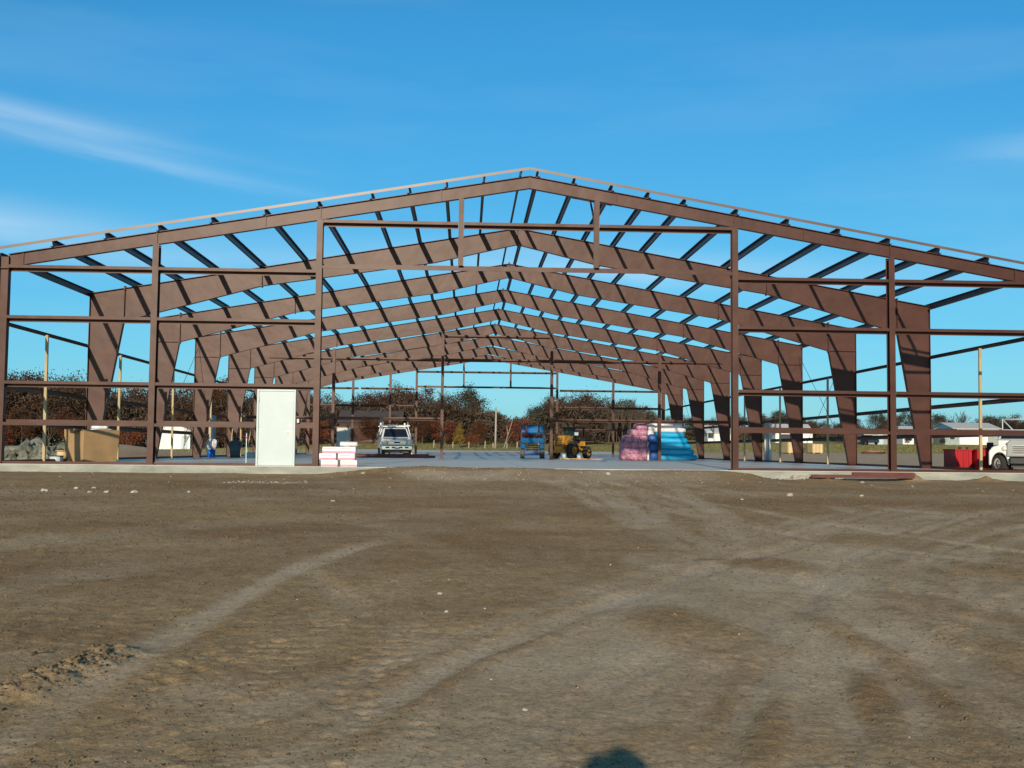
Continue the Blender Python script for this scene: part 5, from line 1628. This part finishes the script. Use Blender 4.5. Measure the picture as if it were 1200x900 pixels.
# skyline heights (top z for a tree at y = 128) along x at that distance
SKY = [(-95, 9), (-75, 10.6), (-66.8, 10.9), (-61.9, 10.7), (-55.8, 9.6), (-47, 9.4), (-38.6, 10.1), (-30, 9.4), (-20, 8.9), (-14, 8.9), (-11.3, 9.8), (-8, 9.0), (-5.1, 9.7), (-2.5, 9.2), (0, 8.7), (3, 7.6), (5, 6.6), (6.6, 6.9), (8.1, 7.0), (9.8, 7.6), (11.5, 9.5), (14, 9.6), (17.5, 9.2), (20, 8.2), (22, 8.8), (25, 7.8), (28, 6.5), (31, 5.6), (41, 5.4), (47, 6.2), (50.8, 7.0), (54, 5.8), (58.5, 5.1), (64, 5.4), (69, 6.4), (75, 6.3), (80.7, 7.0), (88, 6.8), (110, 6.5)]
def skyz(x):
    for (a, za), (b, zb) in zip(SKY[:-1], SKY[1:]):
        if a <= x <= b: return za+(zb-za)*(x-a)/(b-a)
    return 6.5
LBL2 = {'rust': 'rust brown oak %s', 'brown': 'dull brown oak %s', 'olive': 'dark olive tree %s', 'bare': 'leafless tree %s', 'crimson': 'red leaved tree %s'}
LBL = {'rust': 'rust brown oak in the tree line %s', 'brown': 'dull brown oak in the tree line %s', 'olive': 'dark olive tree in the tree line %s', 'bare': 'leafless grey brown tree in the tree line %s', 'crimson': 'low red leaved tree at the foot of the wood %s'}
MARKS = [(-60, 'left of the cardboard bin'), (-50, 'above the cardboard bin'), (-40, 'above the white garage'), (-30, 'left of the white door'), (-20, 'behind the white door'), (-13, 'above the cartons'), (-7, 'above the white pickup'), (-1, 'between pickup and golden tree'), (5.5, 'around the tall pole'), (11, 'above the blue lift'), (18, 'above the yellow loader'), (29, 'above the insulation pile'), (42, 'behind the plywood crates'), (56, 'behind the pale sheds'), (72, 'behind the mobile home'), (90, 'above the red bins'), (999, 'above the white truck')]
def mark(x): return next(m for lim, m in MARKS if x < lim)
ROWS = ('in the rear row', 'in the middle row', 'in the front row')
def zone(x): return 'left of the building' if x < -30 else ('behind the building' if x < 29 else 'right of the building')
tr_n = 0
q = random.Random(99)
for row, (yy, step, dz, lo_) in enumerate([(142, 3.4, 1.0, 1.03), (130, 3.2, 0, .97), (119, 3.6, 0, .62)]):
    x = -88
    while x < 104:
        x += step*q.uniform(.7, 1.3)
        if x > 31 and row == 2: continue
        y = yy+q.uniform(-3.5, 3.5)
        if x > 29: y += 14; x -= step*.45
        if row == 2 and (-50 < x < -37): y += 6
        D = y+31.7
        xr = CAM.x+(x-CAM.x)*159.7/D      # the skyline is given at the middle row's distance
        xr = x
        top = skyz(xr)*lo_*q.uniform(.86, 1.03)*(D/159.7)**.9+dz*.3
        if 1.5 < x < 9.5 and row != 1: top *= .84
        wts = (('rust', 3), ('brown', 5), ('olive', 3), ('bare', 2)) if x < -18 else ((('rust', 3), ('brown', 4), ('olive', 2), ('bare', 2)) if x < 2 else ((('bare', 5), ('brown', 1), ('olive', 2)) if x < 10 else ((('brown', 5), ('rust', 2), ('bare', 2)) if x < 21 else (('bare', 4), ('olive', 3), ('brown', 5)))))
        if row == 2:
            wts = (('rust', 5), ('crimson', 2), ('bare', 2), ('brown', 1)) if x < 1 else (('bare', 5), ('brown', 2), ('rust', 1))
        ks = [k for k, n in wts for _ in range(n)]
        kd = q.choice(ks)
        if kd == 'crimson': top = min(top, gz(x, y)+q.uniform(2.6, 3.8))
        plant(kd, x, y, top, LBL2[kd] % ROWS[row]+', '+mark(x), 'trees in the wood '+zone(x), tr_n*7+1, q.uniform(.95, 1.3), 9.0 if kd != 'crimson' else 3.9)
        tr_n += 1
# the ones that stand out
plant('gold', -2.60, 109.5, gz(-2.6, 109.5)+3.5, 'slim golden yellow tree standing before the wood', 'single trees before the wood', 5, 1.0, 5.0)
plant('crimson', -.80, 110.5, gz(-.8, 110)+1.9, 'small red bushy tree right of the golden one', 'single trees before the wood', 9, 1.15, 3.9)
plant('crimson', 5.1, 112, gz(5.1, 112)+4.3, 'rusty red round tree above the blue lift', 'single trees before the wood', 12, .8, 3.9)
t = thing('pale_sapling', 'forked pale barked sapling right of the tall pole', 'tree', (3.2, 110, gz(3.2, 110)), 0, 'single trees before the wood')
mb = MB()
for k, (a, b) in enumerate((((0, 0, 0), (.5, 0, 1.6)), ((.5, 0, 1.6), (.95, .1, 3.1)), ((.5, 0, 1.6), (.35, .1, 2.9)), ((.95, .1, 3.1), (1.3, .1, 4.4)), ((.15, 0, .4), (1.2, .1, 2.2)))):
    mb.tube(a, b, .075-.011*k, .055-.011*k, 6, cap=False)
mb.build('trunk', 'palebark', t)
for k, (x, h_) in enumerate(((18.0, 7.4), (19.2, 8.2), (20.1, 7.9), (20.9, 8.3), (22.0, 7.6), (23.1, 7.2))):
    plant('tall', x, 118+k % 3, h_, 'tall leafless slender tree rising left of the right columns', 'tall bare trees right of the oaks', 70+k, .75, 9.5)
for k, (x, h_) in enumerate(((34.5, 6.0), (42.6, 5.9), (43.5, 5.5), (60.5, 6.6), (61.5, 6.3))):
    plant('tall', x, 126, h_, 'thin leafless tree standing behind the pale houses', 'thin bare trees behind the houses', 90+k, .7, 9.5)
for k, (x, y, h_) in enumerate(((50.9, 126, 3.4), (53.0, 126, 3.2), (62.4, 124, 2.9), (67.6, 124, 2.9))):
    t = plant('olive' if k % 2 else 'brown', x, y, h_, ('dark bush right of the white shed', 'brown bush between shed and mobile home', 'dark bush at the left corner of the white bungalow', 'brown bush at the right corner of the white bungalow')[k], 'bushes before the houses at the right', 120+k, 1.5, 9.0)
t = plant('bare', -40.0, 118, 3.4, 'small leafless tree in front of the white garage', 'single trees before the wood', 33, .9, 9.0)
# the deep wood behind reads as one mass: twigs, stems and leaves past telling apart
def wood_mass(n, seed):
    r = np.random.default_rng(seed)
    x = r.uniform(-105, 118, n); y = r.uniform(124, 162, n); y = np.where(x > 29, 142+(y-124)*.6, y)
    g, _ = gzs(x, y)
    top = np.array([skyz(a) for a in x])*.88
    top = np.maximum(top*(.86+.35*fbm(x*.25, y*.2, 301, 3)), g+1.0)
    z = g+(top-g)*r.random(n)**.85
    cen = np.stack([x, y, z], -1)
    u = r.normal(size=(n, 3))*np.array([.9, .9, 1.1]); u /= np.linalg.norm(u, axis=1)[:, None]
    w = r.normal(size=(n, 3)); w -= (w*u).sum(1)[:, None]*u; w /= np.linalg.norm(w, axis=1)[:, None]
    s = r.uniform(.10, .27, n)[:, None]
    V = np.stack([cen-u*s*1.6, cen+w*s*.4, cen+u*s*1.6, cen-w*s*.4], 1).reshape(-1, 3)
    me = bpy.data.meshes.new('woodland')
    me.vertices.add(len(V)); me.vertices.foreach_set('co', V.ravel())
    me.loops.add(4*n); me.loops.foreach_set('vertex_index', np.arange(4*n))
    me.polygons.add(n); me.polygons.foreach_set('loop_start', np.arange(0, 4*n, 4)); me.polygons.foreach_set('loop_total', np.full(n, 4))
    me.update(); me.materials.append(M_['scrub'])
    o = bpy.data.objects.new('woodland', me); COL.objects.link(o)
    tag(o, 'dark tangle of twigs and stems filling the wood behind the trees', kind='stuff')
wood_mass(260000, 17)
def grass_mass(n, seed):
    r = np.random.default_rng(seed)
    x = r.uniform(-60, 95, n); y = 62+60*r.random(n)
    keep = np.where(x > 15.6, y > 70, np.where(x < -15.6, y > 66, y > 100))
    x, y = x[keep], y[keep]
    n = len(x)
    g, _ = gzs(x, y)
    hgt = r.uniform(.06, .22, n); a = r.random(n)*6.28; w = r.uniform(.02, .06, n)
    b = np.stack([x, y, g-.02], -1)
    d = np.stack([np.cos(a)*w, np.sin(a)*w, 0*a], -1)
    tip = b+np.stack([r.normal(0, .05, n), r.normal(0, .05, n), hgt], -1)
    V = np.stack([b-d, b+d, tip], 1).reshape(-1, 3)
    me = bpy.data.meshes.new('grass')
    me.vertices.add(len(V)); me.vertices.foreach_set('co', V.ravel())
    me.loops.add(3*n); me.loops.foreach_set('vertex_index', np.arange(3*n))
    me.polygons.add(n); me.polygons.foreach_set('loop_start', np.arange(0, 3*n, 3)); me.polygons.foreach_set('loop_total', np.full(n, 3))
    me.update(); me.materials.append(M_['grassblade'])
    o = bpy.data.objects.new('grass', me); COL.objects.link(o)
    tag(o, 'rough green and straw grass growing behind the building', kind='stuff')
grass_mass(70000, 23)

# ------------------------------------------------------------------ the photographer, standing behind the camera
ph = thing('person', 'person in a dark jacket holding a camera up at eye level', 'person', (CAM.x, CAM.y-.34, gz(CAM.x, CAM.y-.34)))
def skin_body(joints, edges, name, mat, parent):
    me = bpy.data.meshes.new(name)
    me.from_pydata([j[0] for j in joints], edges, [])
    o = bpy.data.objects.new(name, me); COL.objects.link(o)
    sk = o.modifiers.new('skin', 'SKIN')
    for i, j in enumerate(joints):
        me.skin_vertices[0].data[i].radius = (j[1], j[2] if len(j) > 2 else j[1])
    me.skin_vertices[0].data[0].use_root = True
    sb_ = o.modifiers.new('sub', 'SUBSURF'); sb_.levels = 1; sb_.render_levels = 2
    me.materials.append(M_[mat]); o.parent = parent
    return o
J = [((0, 0, .93), .17, .12), ((0, 0, 1.15), .16, .11), ((0, 0, 1.38), .19, .12), ((0, .02, 1.50), .07), ((0, .04, 1.62), .10, .11), ((0, .04, 1.74), .085, .10),
     ((.20, 0, 1.40), .07), ((.27, .10, 1.20), .055), ((.10, .22, 1.60), .05), ((.06, .28, 1.62), .045),
     ((-.20, 0, 1.40), .07), ((-.27, .10, 1.20), .055), ((-.10, .22, 1.60), .05), ((-.06, .28, 1.62), .045),
     ((.10, 0, .84), .10), ((.12, .02, .48), .065), ((.13, 0, .10), .045), ((.14, .14, .04), .045),
     ((-.10, 0, .84), .10), ((-.12, .02, .48), .065), ((-.13, 0, .10), .045), ((-.14, .14, .04), .045)]
E_ = [(0, 1), (1, 2), (2, 3), (3, 4), (4, 5), (2, 6), (6, 7), (7, 8), (8, 9), (2, 10), (10, 11), (11, 12), (12, 13), (0, 14), (14, 15), (15, 16), (16, 17), (0, 18), (18, 19), (19, 20), (20, 21)]
skin_body(J, E_, 'body', 'cloth', ph)
